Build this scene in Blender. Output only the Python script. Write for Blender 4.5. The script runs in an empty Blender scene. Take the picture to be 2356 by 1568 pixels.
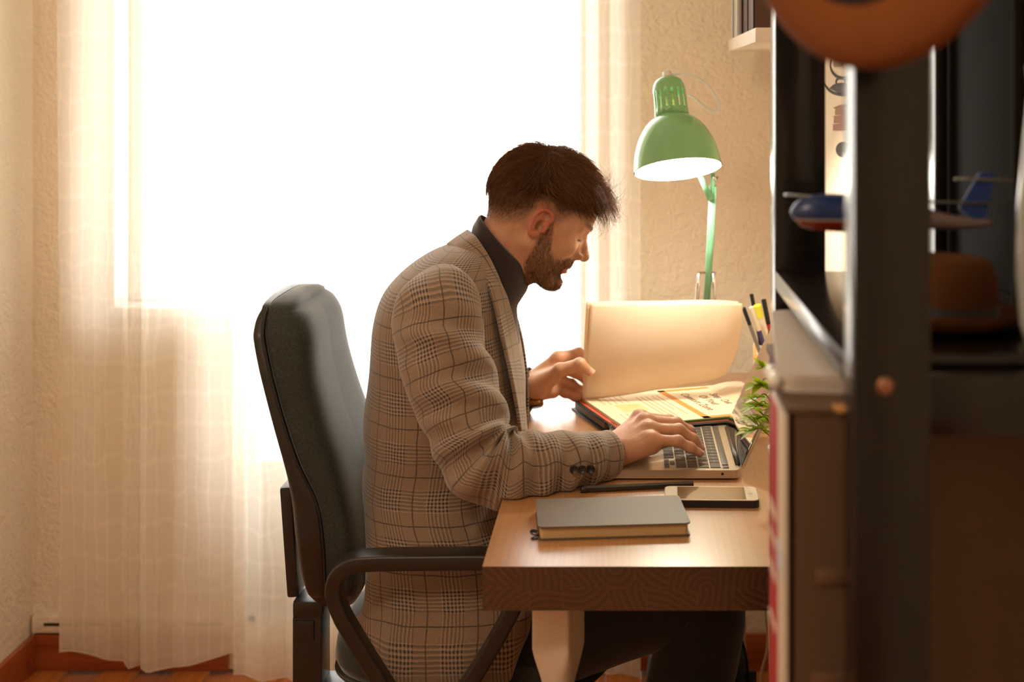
import bpy, bmesh, math, random
import numpy as np
from mathutils import Matrix, Vector, noise as mnoise

random.seed(7)
rng = np.random.default_rng(11)
scene = bpy.context.scene
COL = scene.collection

# ------------------------------------------------------------------ camera
F = 3150.0                  # focal length in pixels of the 2356 px wide frame
CX, CY = 1437.0, 200.0      # principal point (shift lens, verticals kept upright)
CAMZ = 1.38
cam_d = bpy.data.cameras.new('camera')
cam = bpy.data.objects.new('camera', cam_d)
COL.objects.link(cam)
cam.location = (0, 0, CAMZ)
cam.rotation_euler = (math.pi / 2, 0, 0)
cam_d.sensor_width = 36.0
cam_d.lens = F * 36.0 / 2356.0
cam_d.shift_x = (1178.0 - CX) / 2356.0
cam_d.shift_y = (CY - 784.0) / 2356.0
cam_d.clip_start = 0.05
cam_d.dof.use_dof = True
cam_d.dof.focus_distance = 2.27
cam_d.dof.aperture_fstop = 3.6
scene.camera = cam

# ------------------------------------------------------------------ view, sky, light
scene.view_settings.view_transform = 'Standard'
scene.view_settings.look = 'None'
scene.view_settings.gamma = 1.0
scene.view_settings.use_curve_mapping = False
scene.view_settings.exposure = 0.86
SKY = 4.2                  # overcast daylight outside the window
world = bpy.data.worlds.new('overcast_sky')
scene.world = world
world.use_nodes = True
bg = world.node_tree.nodes['Background']
bg.inputs['Color'].default_value = (1.0, 0.985, 0.94, 1)
bg.inputs['Strength'].default_value = SKY

def add_light(name, kind, loc, energy, color=(1, 1, 1), **kw):
    d = bpy.data.lights.new(name, kind)
    d.energy = energy
    d.color = color
    for k, v in kw.items():
        setattr(d, k, v)
    o = bpy.data.objects.new(name, d)
    COL.objects.link(o)
    o.location = loc
    return o

# daylight portal: guides sampling of the sky through the window opening
portal = add_light('window_portal', 'AREA', (-0.66, 3.40, 1.25), 1.0, shape='RECTANGLE', size=1.15, size_y=1.9)
portal.rotation_euler = (-math.pi / 2, 0, 0)
portal.data.cycles.is_portal = True

# ------------------------------------------------------------------ helpers
def lin(c):
    return tuple(((x / 255.0) / 12.92 if x / 255.0 <= 0.04045 else ((x / 255.0 + 0.055) / 1.055) ** 2.4) for x in c)

def at(px, py, depth):
    """point seen at pixel (px, py) at a distance of depth metres along +Y"""
    return np.array([(px - CX) * depth / F, depth, CAMZ - (py - CY) * depth / F])

class NT:
    def __init__(s, name):
        s.m = bpy.data.materials.new(name)
        s.m.use_nodes = True
        s.t = s.m.node_tree
        s.b = s.t.nodes['Principled BSDF']
        s.out = s.t.nodes['Material Output']
    def n(s, typ, **kw):
        nd = s.t.nodes.new(typ)
        for k, v in kw.items():
            if isinstance(k, str) and hasattr(nd, k):
                setattr(nd, k, v)
        return nd
    def link(s, a, b):
        s.t.links.new(a, b)
    def val(s, sock, v):
        if hasattr(v, 'is_linked') or isinstance(v, bpy.types.NodeSocket):
            s.link(v, sock)
        else:
            sock.default_value = v
    def math(s, op, a, b=0.0, c=0.0, clamp=False):
        nd = s.n('ShaderNodeMath', operation=op)
        nd.use_clamp = clamp
        for i, v in enumerate((a, b, c)):
            s.val(nd.inputs[i], v)
        return nd.outputs[0]
    def mix(s, fac, a, b):
        nd = s.n('ShaderNodeMix')
        nd.data_type = 'RGBA'
        s.val(nd.inputs[0], fac)
        for i, v in ((6, a), (7, b)):
            if isinstance(v, tuple):
                v = (*v[:3], 1.0)
            s.val(nd.inputs[i], v)
        return nd.outputs[2]
    def ramp(s, fac, stops):
        nd = s.n('ShaderNodeValToRGB')
        s.link(fac, nd.inputs[0])
        els = nd.color_ramp.elements
        while len(els) < len(stops):
            els.new(0.5)
        for e, (p, c) in zip(els, stops):
            e.position = p
            e.color = (*c[:3], 1.0)
        return nd.outputs[0]
    def coord(s, which='Object'):
        return s.n('ShaderNodeTexCoord').outputs[which]
    def mapping(s, vec, scale=(1, 1, 1), rot=(0, 0, 0), loc=(0, 0, 0)):
        nd = s.n('ShaderNodeMapping')
        s.link(vec, nd.inputs[0])
        nd.inputs['Scale'].default_value = scale
        nd.inputs['Rotation'].default_value = rot
        nd.inputs['Location'].default_value = loc
        return nd.outputs[0]
    def noise(s, vec, scale=5.0, detail=3.0, rough=0.5, out='Fac'):
        nd = s.n('ShaderNodeTexNoise')
        if vec is not None:
            s.link(vec, nd.inputs['Vector'])
        nd.inputs['Scale'].default_value = scale
        nd.inputs['Detail'].default_value = detail
        nd.inputs['Roughness'].default_value = rough
        return nd.outputs[out]
    def bump(s, height, strength=0.3, dist=0.002):
        nd = s.n('ShaderNodeBump')
        nd.inputs['Strength'].default_value = strength
        nd.inputs['Distance'].default_value = dist
        s.link(height, nd.inputs['Height'])
        s.link(nd.outputs[0], s.b.inputs['Normal'])

def mat(name, rgb, rough=0.5, metal=0.0, vary=0.08, scale=30.0, bump=0.0, bscale=200.0, bdist=0.001, coat=0.0, spec=0.5,
        sheen=0.0, emit=None, estr=0.0, sss=0.0):
    """plain procedural material: a colour with a little noise variation"""
    s = NT(name)
    c = lin(rgb)
    co = s.coord()
    nz = s.noise(co, scale, 3)
    dark = tuple(max(0, x * (1 - vary)) for x in c)
    light = tuple(min(1, x * (1 + vary)) for x in c)
    s.link(s.mix(nz, dark, light), s.b.inputs['Base Color'])
    s.b.inputs['Roughness'].default_value = rough
    s.b.inputs['Metallic'].default_value = metal
    s.b.inputs['Specular IOR Level'].default_value = spec
    s.b.inputs['Coat Weight'].default_value = coat
    s.b.inputs['Sheen Weight'].default_value = sheen
    if sss:
        s.b.inputs['Subsurface Weight'].default_value = sss
        s.b.inputs['Subsurface Radius'].default_value = (0.01, 0.004, 0.002)
    if emit:
        s.b.inputs['Emission Color'].default_value = (*lin(emit), 1)
        s.b.inputs['Emission Strength'].default_value = estr
    if bump:
        s.bump(s.noise(co, bscale, 3), bump, bdist)
    return s.m

def root(name, label, cat, loc, group=None):
    o = bpy.data.objects.new(name, None)
    COL.objects.link(o)
    o.empty_display_size = 0.05
    o.location = Vector(loc)
    o['label'] = label
    o['category'] = cat
    if group:
        o['group'] = group
    return o

def adopt(o, parent):
    """parent o, whose mesh is in world coordinates"""
    if parent is None:
        return
    m = Matrix.Translation(parent.location)
    p = parent.parent
    base = parent
    inv = Matrix.Identity(4)
    if parent.type == 'EMPTY':
        inv = Matrix.Translation(-Vector(parent.location))
    o.parent = parent
    o.matrix_parent_inverse = inv

def tag(o, label=None, cat=None, group=None, kind=None):
    if label: o['label'] = label
    if cat: o['category'] = cat
    if group: o['group'] = group
    if kind: o['kind'] = kind
    return o

def mk(name, V, Fc, material, parent=None, smooth=True, uv=None, edge=None):
    me = bpy.data.meshes.new(name)
    me.from_pydata([tuple(v) for v in V], [], [tuple(int(i) for i in f) for f in Fc])
    if uv is not None:
        ul = me.uv_layers.new(name='UVMap')
        idx = np.empty(len(me.loops), dtype=np.int32)
        me.loops.foreach_get('vertex_index', idx)
        ul.data.foreach_set('uv', np.asarray(uv, dtype=np.float32)[idx].ravel())
    if smooth:
        me.shade_smooth()
    if material:
        me.materials.append(material)
    o = bpy.data.objects.new(name, me)
    COL.objects.link(o)
    adopt(o, parent)
    if edge is not None:
        md = o.modifiers.new('edges', 'EDGE_SPLIT')
        md.split_angle = math.radians(edge)
    return o

def bm_obj(name, bm, material, parent=None, smooth=False, auto=None):
    bmesh.ops.recalc_face_normals(bm, faces=bm.faces)
    me = bpy.data.meshes.new(name)
    bm.to_mesh(me)
    bm.free()
    if smooth:
        me.shade_smooth()
    if material:
        me.materials.append(material)
    o = bpy.data.objects.new(name, me)
    COL.objects.link(o)
    adopt(o, parent)
    if auto is not None:
        md = o.modifiers.new('edges', 'EDGE_SPLIT')
        md.split_angle = math.radians(auto)
    return o

def rbox(bm, c, s, bev=0.0, rot=None, seg=2, vertical_only=False, vbev=0.0):
    """bevelled box added to bm; c centre, s full size, rot a 3x3/4x4 Matrix"""
    m = Matrix.Translation(Vector(c))
    if rot is not None:
        m = m @ rot.to_4x4()
    m = m @ Matrix.Diagonal((s[0], s[1], s[2], 1))
    r = bmesh.ops.create_cube(bm, size=1.0, matrix=m)
    vs = r['verts']
    es = list({e for v in vs for e in v.link_edges})
    if vbev > 0:
        up = (rot.to_3x3() if rot is not None else Matrix.Identity(3)) @ Vector((0, 0, 1))
        ve = [e for e in es if abs((e.verts[0].co - e.verts[1].co).normalized().dot(up)) > 0.99]
        rr = bmesh.ops.bevel(bm, geom=ve, offset=vbev, segments=5, profile=0.5, affect='EDGES')
    elif bev > 0:
        bmesh.ops.bevel(bm, geom=es, offset=bev, segments=seg, profile=0.6, affect='EDGES')

def box(name, c, s, material, parent=None, bev=0.002, rot=None, seg=2, vbev=0.0):
    bm = bmesh.new()
    rbox(bm, c, s, bev, rot, seg, vbev=vbev)
    return bm_obj(name, bm, material, parent, smooth=bev > 0 and vbev == 0 and seg > 1, auto=40 if (bev > 0 or vbev > 0) else None)

def grid_faces(m, n, closed):
    f = []
    for i in range(m - 1):
        for j in range(n - 1 if not closed else n):
            j2 = (j + 1) % n
            f.append((i * n + j, i * n + j2, (i + 1) * n + j2, (i + 1) * n + j))
    return f

def loft(name, R, material, parent=None, cap=(True, True), uv=False, usign=1, edge=None, close=True):
    """R: (m, n, 3) rings. With uv the first column is doubled and metres go into the UV map"""
    R = np.asarray(R, dtype=float)
    m, n, _ = R.shape
    if close:
        R = np.concatenate([R, R[:, :1]], axis=1)
        n += 1
    V = R.reshape(-1, 3)
    Fc = grid_faces(m, n, False)
    UV = None
    if uv:
        seg = np.linalg.norm(np.diff(R, axis=1), axis=2)
        u = np.concatenate([np.zeros((m, 1)), np.cumsum(seg, axis=1)], axis=1)
        u = u - u[:, [n // 2]]
        vs = np.linalg.norm(np.diff(R, axis=0), axis=2).mean(axis=1)
        v = np.concatenate([[0], np.cumsum(vs)])[:, None].repeat(n, 1)
        UV = np.stack([u * usign, v], axis=2).reshape(-1, 2)
    V = list(V)
    if cap[0]:
        V.append(R[0, :-1].mean(axis=0) if close else R[0].mean(axis=0)); k = len(V) - 1
        Fc += [(k, j + 1, j) for j in range(n - 1)]
        if uv: UV = np.vstack([UV, [[0, 0]]])
    if cap[1]:
        V.append(R[-1].mean(axis=0)); k = len(V) - 1
        o = (m - 1) * n
        Fc += [(k, o + j, o + j + 1) for j in range(n - 1)]
        if uv: UV = np.vstack([UV, [[0, v.max()]]])
    o = mk(name, V, Fc, material, parent, True, UV, edge)
    return o

def catmull(P, k=8, closed=False):
    """smooth curve through the rows of P (any number of columns)"""
    P = np.asarray(P, dtype=float)
    n = len(P)
    if closed:
        Q = np.vstack([P[-1], P, P[0], P[1]])
        cnt = n
    else:
        Q = np.vstack([2 * P[0] - P[1], P, 2 * P[-1] - P[-2]])
        cnt = n - 1
    out = []
    for i in range(cnt):
        p0, p1, p2, p3 = Q[i:i + 4]
        for j in range(k):
            t = j / k
            out.append(0.5 * ((2 * p1) + (-p0 + p2) * t + (2 * p0 - 5 * p1 + 4 * p2 - p3) * t * t + (-p0 + 3 * p1 - 3 * p2 + p3) * t ** 3))
    if not closed:
        out.append(P[-1])
    return np.array(out)

def frames(path, up=(0, 0, 1), closed=False):
    path = np.asarray(path)
    if closed:
        T = np.roll(path, -1, 0) - np.roll(path, 1, 0)
    else:
        T = np.gradient(path, axis=0)
    T /= np.linalg.norm(T, axis=1)[:, None] + 1e-12
    N = []
    u = np.array(up, float)
    n = u - T[0] * u.dot(T[0])
    if np.linalg.norm(n) < 1e-5:
        n = np.array([1, 0, 0]) - T[0] * T[0][0]
    n /= np.linalg.norm(n)
    for t in T:
        n = n - t * n.dot(t)
        n /= np.linalg.norm(n) + 1e-12
        N.append(n.copy())
    N = np.array(N)
    B = np.cross(T, N)
    return T, N, B

def sweep_rings(path, ra, rb=None, nseg=12, up=(0, 0, 1), p=2.0, closed=False):
    """rings of superellipse section: ra along the normal (up side), rb along the binormal"""
    path = np.asarray(path, float)
    m = len(path)
    ra = np.broadcast_to(np.asarray(ra, float), (m,))
    rb = ra if rb is None else np.broadcast_to(np.asarray(rb, float), (m,))
    T, N, B = frames(path, up, closed)
    th = np.linspace(0, 2 * np.pi, nseg, endpoint=False)
    c = np.sign(np.cos(th)) * np.abs(np.cos(th)) ** (2 / p)
    s = np.sign(np.sin(th)) * np.abs(np.sin(th)) ** (2 / p)
    return path[:, None] + N[:, None] * (ra[:, None] * c)[..., None] + B[:, None] * (rb[:, None] * s)[..., None]

def tube(name, path, r, material, parent=None, nseg=10, up=(0, 0, 1), rb=None, p=2.0, closed=False, edge=None):
    R = sweep_rings(path, r, rb, nseg, up, p, closed)
    if closed:
        R = np.concatenate([R, R[:1]], axis=0)
        return loft(name, R, material, parent, (False, False), edge=edge)
    return loft(name, R, material, parent, edge=edge)

def lathe(name, prof, material, parent=None, M=None, nseg=32, edge=None, cap=(False, False)):
    """prof: list of (radius, height) turned around local Z, then moved by M"""
    th = np.linspace(0, 2 * np.pi, nseg, endpoint=False)
    R = np.array([[(r * math.cos(t), r * math.sin(t), h) for t in th] for r, h in prof])
    if M is not None:
        Mm = np.array(M)
        R = R @ Mm[:3, :3].T + Mm[:3, 3]
    return loft(name, R, material, parent, cap, edge=edge)

def prism(name, pts, axis, a, b, material, parent=None, bev=0.0):
    """extrude a 2D outline: axis 1 -> points are (x, z), extruded along Y from a to b; axis 0 -> (y, z); axis 2 -> (x, y)"""
    def p3(p, t):
        return {0: (t, p[0], p[1]), 1: (p[0], t, p[1]), 2: (p[0], p[1], t)}[axis]
    bm = bmesh.new()
    A = [bm.verts.new(p3(p, a)) for p in pts]
    B = [bm.verts.new(p3(p, b)) for p in pts]
    n = len(pts)
    bm.faces.new(A)
    bm.faces.new(B[::-1])
    for i in range(n):
        bm.faces.new((A[i], A[(i + 1) % n], B[(i + 1) % n], B[i]))
    if bev:
        bmesh.ops.bevel(bm, geom=list(bm.edges), offset=bev, segments=2, profile=0.6, affect='EDGES')
    return bm_obj(name, bm, material, parent, smooth=bool(bev), auto=35 if bev else None)

def text_mesh(name, body, size, M, material, parent=None, extrude=0.0002, align='CENTER', spacing=1.0):
    cu = bpy.data.curves.new(name, 'FONT')
    cu.body = body
    cu.size = size
    cu.extrude = extrude
    cu.align_x = align
    cu.align_y = 'CENTER'
    cu.space_line = spacing
    cu.resolution_u = 3
    o = bpy.data.objects.new(name, cu)
    COL.objects.link(o)
    dg = bpy.context.evaluated_depsgraph_get()
    me = bpy.data.meshes.new_from_object(o.evaluated_get(dg))
    bpy.data.objects.remove(o)
    me.transform(M)
    me.materials.clear()
    me.materials.append(material)
    o = bpy.data.objects.new(name, me)
    COL.objects.link(o)
    adopt(o, parent)
    return o

# ---------------- signed distance modelling, sparse surface nets
class SDF:
    def __init__(s):
        s.p = []
    def cap(s, a, b, r1, r2=None, k=0.01, op=1):
        a = np.array(a, float); b = np.array(b, float)
        r2 = r1 if r2 is None else r2
        c = (a + b) / 2
        s.p.append(('c', a, b, r1, r2, k, op, c, np.linalg.norm(a - b) / 2 + max(r1, r2)))
    def ell(s, c, r, Rm=None, k=0.01, op=1):
        c = np.array(c, float); r = np.array(r, float)
        Rm = np.eye(3) if Rm is None else np.array(Rm, float)
        s.p.append(('e', c, r, Rm, None, k, op, c, r.max()))
    def eval(s, X, prims=None):
        d = np.full(len(X), 1e3)
        for (ty, a, b, r1, r2, k, op, c, br) in (s.p if prims is None else prims):
            if ty == 'c':
                ba = b - a
                pa = X - a
                h = np.clip(pa @ ba / (ba @ ba + 1e-12), 0, 1)
                q = np.linalg.norm(pa - h[:, None] * ba, axis=1) - (r1 + (r2 - r1) * h)
            else:
                L = (X - a) @ r1
                k0 = np.linalg.norm(L / b, axis=1)
                k1 = np.linalg.norm(L / (b * b), axis=1) + 1e-9
                q = k0 * (k0 - 1) / k1
            if op == 1:
                h = np.clip(0.5 + 0.5 * (d - q) / k, 0, 1)
                d = d + (q - d) * h - k * h * (1 - h)
            else:
                q = -q
                h = np.clip(0.5 - 0.5 * (d - q) / k, 0, 1)
                d = d + (q - d) * h + k * h * (1 - h)
        return d
    def mesh(s, h, B=14):
        lo = np.min([p[7] - p[8] for p in s.p if p[6] == 1], axis=0) - 4 * h
        hi = np.max([p[7] + p[8] for p in s.p if p[6] == 1], axis=0) + 4 * h
        nb = np.ceil((hi - lo) / (B * h)).astype(int)
        ii = np.stack(np.meshgrid(*[np.arange(k) for k in nb], indexing='ij'), -1).reshape(-1, 3)
        cen = lo + (ii + 0.5) * B * h
        rad = B * h * 0.87
        d = s.eval(cen)
        keep = np.abs(d) < rad * 1.5 + 0.012
        ii, cen = ii[keep], cen[keep]
        g = np.stack(np.meshgrid(*[np.arange(B + 1)] * 3, indexing='ij'), -1)
        gf = g.reshape(-1, 3)
        N = np.int64((nb.max() + 1) * B + 4)
        keys, verts, fl = [], [], []
        corners = [(a, b, c) for a in (0, 1) for b in (0, 1) for c in (0, 1)]
        edges = [(i, j) for i in range(8) for j in range(i + 1, 8) if sum(abs(np.array(corners[i]) - np.array(corners[j]))) == 1]
        cg = np.stack(np.meshgrid(*[np.arange(B)] * 3, indexing='ij'), -1).reshape(-1, 3)
        for b0, c0 in zip(ii, cen):
            pr = [p for p in s.p if np.linalg.norm(p[7] - c0) - p[8] < rad + 0.035]
            if not pr:
                continue
            v = s.eval(lo + (b0 * B + gf) * h, pr).reshape(B + 1, B + 1, B + 1)
            if v.min() > 0 or v.max() < 0:
                continue
            cv = np.stack([v[a:B + a, b:B + b, c:B + c].ravel() for a, b, c in corners], 1)
            neg = cv < 0
            act = neg.any(1) & ~neg.all(1)
            if not act.any():
                continue
            cv = cv[act]; cc = cg[act]; ng = neg[act]
            acc = np.zeros((len(cv), 3)); cnt = np.zeros(len(cv))
            for i, j in edges:
                m = ng[:, i] != ng[:, j]
                t = cv[m, i] / (cv[m, i] - cv[m, j])
                pi = np.array(corners[i], float); pj = np.array(corners[j], float)
                acc[m] += pi + t[:, None] * (pj - pi)
                cnt[m] += 1
            gi = b0 * B + cc
            verts.append(lo + (gi + acc / cnt[:, None]) * h)
            keys.append((gi[:, 0].astype(np.int64) * N + gi[:, 1]) * N + gi[:, 2])
            fl.append(np.stack([ng[:, 0], ng[:, 4], ng[:, 2], ng[:, 1]], 1))
        keys = np.concatenate(keys); verts = np.concatenate(verts); fl = np.concatenate(fl)
        order = np.argsort(keys)
        keys, verts, fl = keys[order], verts[order], fl[order]
        def find(k):
            i = np.searchsorted(keys, k)
            i = np.clip(i, 0, len(keys) - 1)
            return np.where(keys[i] == k, i, -1)
        off = (N * N, N, np.int64(1))
        faces = []
        me = np.arange(len(keys))
        for ax in range(3):
            m = fl[:, 0] != fl[:, 1 + ax]
            o1, o2 = off[(ax + 1) % 3], off[(ax + 2) % 3]
            k0 = keys[m]
            a, b, c, dd = me[m], find(k0 - o1), find(k0 - o1 - o2), find(k0 - o2)
            ok = (b >= 0) & (c >= 0) & (dd >= 0)
            q = np.stack([a, b, c, dd], 1)[ok]
            flip = ~fl[m, 0][ok]
            q[flip] = q[flip][:, ::-1]
            faces.append(q)
        return verts, np.concatenate(faces)

def strands_mesh(name, S, r0, r1, material, parent, nside=3):
    """S: (k, n, 3) strand paths -> one mesh of thin tapering tubes"""
    S = np.asarray(S)
    k, n, _ = S.shape
    T = np.gradient(S, axis=1)
    T /= np.linalg.norm(T, axis=2, keepdims=True) + 1e-9
    ref = np.where(np.abs(T[..., 2:3]) < 0.9, np.array([0, 0, 1.0]), np.array([1.0, 0, 0]))
    A = np.cross(T, ref); A /= np.linalg.norm(A, axis=2, keepdims=True) + 1e-9
    Bn = np.cross(T, A)
    rad = np.linspace(r0, r1, n)[None, :, None]
    th = np.linspace(0, 2 * np.pi, nside, endpoint=False)
    V = np.stack([S + (A * math.cos(t) + Bn * math.sin(t)) * rad for t in th], 2)   # k,n,nside,3
    idx = np.arange(k * n * nside).reshape(k, n, nside)
    Fs = []
    for j in range(nside):
        j2 = (j + 1) % nside
        Fs.append(np.stack([idx[:, :-1, j], idx[:, :-1, j2], idx[:, 1:, j2], idx[:, 1:, j]], -1).reshape(-1, 4))
    Fs = np.concatenate(Fs)
    V = V.reshape(-1, 3)
    me = bpy.data.meshes.new(name)
    me.vertices.add(len(V)); me.vertices.foreach_set('co', V.astype(np.float32).ravel())
    me.loops.add(Fs.size); me.loops.foreach_set('vertex_index', Fs.ravel().astype(np.int32))
    me.polygons.add(len(Fs)); me.polygons.foreach_set('loop_start', np.arange(0, Fs.size, 4, dtype=np.int32))
    me.update(calc_edges=True)
    tone = me.attributes.new('tone', 'FLOAT', 'POINT')
    tone.data.foreach_set('value', np.repeat(rng.random(k), n * nside).astype(np.float32))
    me.shade_smooth()
    me.materials.append(material)
    o = bpy.data.objects.new(name, me)
    COL.objects.link(o)
    adopt(o, parent)
    o['kind'] = 'stuff'      # single hairs, past counting
    return o

# ------------------------------------------------------------------ room materials
def plaster(name, rgb):
    s = NT(name)
    co = s.coord()
    n1 = s.noise(co, 3.0, 4)
    c = lin(rgb)
    s.link(s.mix(n1, tuple(x * 0.94 for x in c), tuple(min(1, x * 1.04) for x in c)), s.b.inputs['Base Color'])
    s.b.inputs['Roughness'].default_value = 0.85
    h = s.math('ADD', s.noise(co, 95.0, 3, 0.6), s.math('MULTIPLY', s.noise(co, 40.0, 2), 0.8))
    s.bump(h, 0.9, 0.006)
    return s.m

M_WALL = plaster('cream_textured_plaster', (243, 226, 202))
M_CEIL = mat('white_ceiling_paint', (236, 226, 210), 0.9)
M_WHITE = mat('white_lacquer', (232, 226, 214), 0.4)
M_PVC = mat('white_window_profile', (238, 238, 236), 0.35)

def wood_floor():
    s = NT('orange_parquet')
    co = s.coord('Object')
    oi = s.n('ShaderNodeObjectInfo').outputs['Random']
    st = s.noise(s.mapping(co, (60, 3, 60)), 1.0, 4)
    col = s.ramp(st, [(0.3, lin((150, 84, 36))), (0.7, lin((205, 130, 62)))])
    col2 = s.mix(s.math('MULTIPLY', oi, 0.5), col, lin((176, 100, 44)))
    s.link(col2, s.b.inputs['Base Color'])
    s.b.inputs['Roughness'].default_value = 0.35
    return s.m
M_FLOOR = wood_floor()

def wood_plain(name, c1, c2, rough=0.4, sc=(4, 60, 60), coat=0.0):
    s = NT(name)
    co = s.coord()
    st = s.noise(s.mapping(co, sc), 1.0, 5, 0.6)
    s.link(s.ramp(st, [(0.3, lin(c1)), (0.72, lin(c2))]), s.b.inputs['Base Color'])
    s.b.inputs['Roughness'].default_value = rough
    s.b.inputs['Coat Weight'].default_value = coat
    s.bump(st, 0.15, 0.0006)
    return s.m
M_SKIRT = wood_plain('reddish_skirting_wood', (140, 66, 28), (182, 96, 48), 0.35)
M_DARKWOOD = wood_plain('black_brown_shelf_wood', (13, 10, 8), (20, 15, 11), 0.22, (60, 60, 4), 0.15)

M_DARKWOOD.node_tree.nodes['Principled BSDF'].inputs['Specular IOR Level'].default_value = 0.35

# ------------------------------------------------------------------ the room
XL, XR, YB, YF, ZC = -1.405, 0.405, 3.25, -1.6, 2.5
WT = 0.2
def struct(o):
    o['kind'] = 'structure'
    return o

floor = struct(box('floor', ((XL + XR) / 2, (YB + YF) / 2, -0.035), (XR - XL + 0.4, YB - YF + 0.4, 0.05), M_FLOOR, bev=0))
# planks that can be told apart beside the curtain
pw = 0.085
plank_me = None
k = 0
for i in range(22):
    for j in range(4):
        x = XL + pw / 2 + i * pw
        L = 1.0
        y = YB - L / 2 - j * L - (0.37 if i % 2 else 0.0) + (0.37 if i % 2 and False else 0.0)
        if plank_me is None:
            bm = bmesh.new(); rbox(bm, (0, 0, 0), (pw - 0.0015, L - 0.0015, 0.01), 0.0008, seg=1)
            plank_me = bpy.data.meshes.new('floor_plank'); bm.to_mesh(plank_me); bm.free(); plank_me.materials.append(M_FLOOR)
        o = bpy.data.objects.new('floor_plank', plank_me); COL.objects.link(o)
        o.location = (x, y, -0.005); o.parent = floor
ceiling = struct(box('ceiling', ((XL + XR) / 2, (YB + YF) / 2, ZC + 0.05), (XR - XL + 0.4, YB - YF + 0.4, 0.1), M_CEIL, bev=0))
struct(box('wall_left', (XL - 0.1, (YB + YF) / 2, ZC / 2), (0.2, YB - YF + 0.4, ZC), M_WALL, bev=0))
struct(box('wall_right', (XR + 0.1, (YB + YF) / 2, ZC / 2), (0.2, YB - YF + 0.4, ZC), M_WALL, bev=0))
struct(box('wall_front', ((XL + XR) / 2, YF - 0.1, ZC / 2), (XR - XL, 0.2, ZC), M_WALL, bev=0))
# back wall with the opening of a window beside a balcony door
WX0, WX1, DX1 = -1.215, -0.930, -0.085     # window from WX0 to WX1, door from WX1 to DX1
SILL, DOORB, HEAD = 0.835, 0.06, 2.2
bm = bmesh.new()
for x0, x1, z0, z1 in ((XL, WX0, 0, ZC), (WX0, WX1, 0, SILL), (WX1, DX1, 0, DOORB), (DX1, XR, 0, ZC), (WX0, DX1, HEAD, ZC)):
    rbox(bm, ((x0 + x1) / 2, YB + WT / 2, (z0 + z1) / 2), (x1 - x0, WT, z1 - z0))
struct(bm_obj('wall_back', bm, M_WALL))

# window frame and panes
def pane_mat():
    s = NT('clear_window_glass')
    tr = s.n('ShaderNodeBsdfTransparent'); gl = s.n('ShaderNodeBsdfGlossy')
    gl.inputs['Roughness'].default_value = 0.02
    fr = s.n('ShaderNodeFresnel'); fr.inputs[0].default_value = 1.25
    mx = s.n('ShaderNodeMixShader')
    s.link(fr.outputs[0], mx.inputs[0]); s.link(tr.outputs[0], mx.inputs[1]); s.link(gl.outputs[0], mx.inputs[2])
    s.link(mx.outputs[0], s.out.inputs['Surface'])
    return s.m
M_PANE = pane_mat()
def window(name, x0, x1, z0, z1, lower=None):
    bm = bmesh.new()
    y, d, w = YB + 0.14, 0.05, 0.026
    for c, sz in ((((x0 + x1) / 2, y, z0 + w / 2), (x1 - x0, d, w)), (((x0 + x1) / 2, y, z1 - w / 2), (x1 - x0, d, w)),
                  ((x0 + w / 2, y, (z0 + z1) / 2), (w, d, z1 - z0)), ((x1 - w / 2, y, (z0 + z1) / 2), (w, d, z1 - z0))):
        rbox(bm, c, sz, 0.004)
    f = struct(bm_obj(name, bm, M_PVC, auto=40))
    zb = z0 + w
    if lower:
        box('door_panel', ((x0 + x1) / 2, y, (z0 + w + lower) / 2), (x1 - x0 - 2 * w, 0.03, lower - z0 - w), M_PVC, f, bev=0.004)
        zb = lower
    box('pane', ((x0 + x1) / 2, y, (zb + z1 - w) / 2), (x1 - x0 - 2 * w, 0.004, z1 - w - zb), M_PANE, f, bev=0)
    return f
window('window_1', WX0, WX1, SILL, HEAD)
window('door_1', WX1, DX1, DOORB, HEAD, lower=0.46)
struct(box('window_sill', ((WX0 + WX1) / 2, YB + 0.03, SILL + 0.012), (WX1 - WX0 + 0.02, 0.10, 0.024), M_WHITE, bev=0.004)).name = 'trim_1'

bm = bmesh.new()
rbox(bm, (WX0 + 0.002, YB + WT / 2, (SILL + HEAD) / 2), (0.004, WT, HEAD - SILL))
rbox(bm, (DX1 - 0.002, YB + WT / 2, (DOORB + HEAD) / 2), (0.004, WT, HEAD - DOORB))
rbox(bm, ((WX0 + DX1) / 2, YB + WT / 2, HEAD - 0.002), (DX1 - WX0 - 0.01, WT, 0.004))
struct(bm_obj('trim_3', bm, M_PVC))
struct(box('baseboard_back', ((XL + WX1) / 2 + 0.0, YB - 0.007, 0.043), (WX1 - XL - 0.015, 0.014, 0.086), M_SKIRT, bev=0.003))
struct(box('baseboard_right', ((DX1 + XR) / 2, YB - 0.007, 0.043), (XR - DX1 - 0.01, 0.014, 0.086), M_SKIRT, bev=0.003))
struct(box('baseboard_left', (XL + 0.007, (YB + YF) / 2, 0.043), (0.014, YB - YF - 0.03, 0.086), M_SKIRT, bev=0.003))
tr = struct(box('trim_2', ((XL + WX1) / 2, YB - 0.010, 0.112), (WX1 - XL - 0.012, 0.020, 0.040), M_WALL, bev=0.004))
box('trim_slot', ((XL + WX1) / 2 + 0.01, YB - 0.0205, 0.113), (WX1 - XL - 0.05, 0.002, 0.007), mat('dark_slot', (60, 44, 30), 0.8), tr, bev=0)

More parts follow.
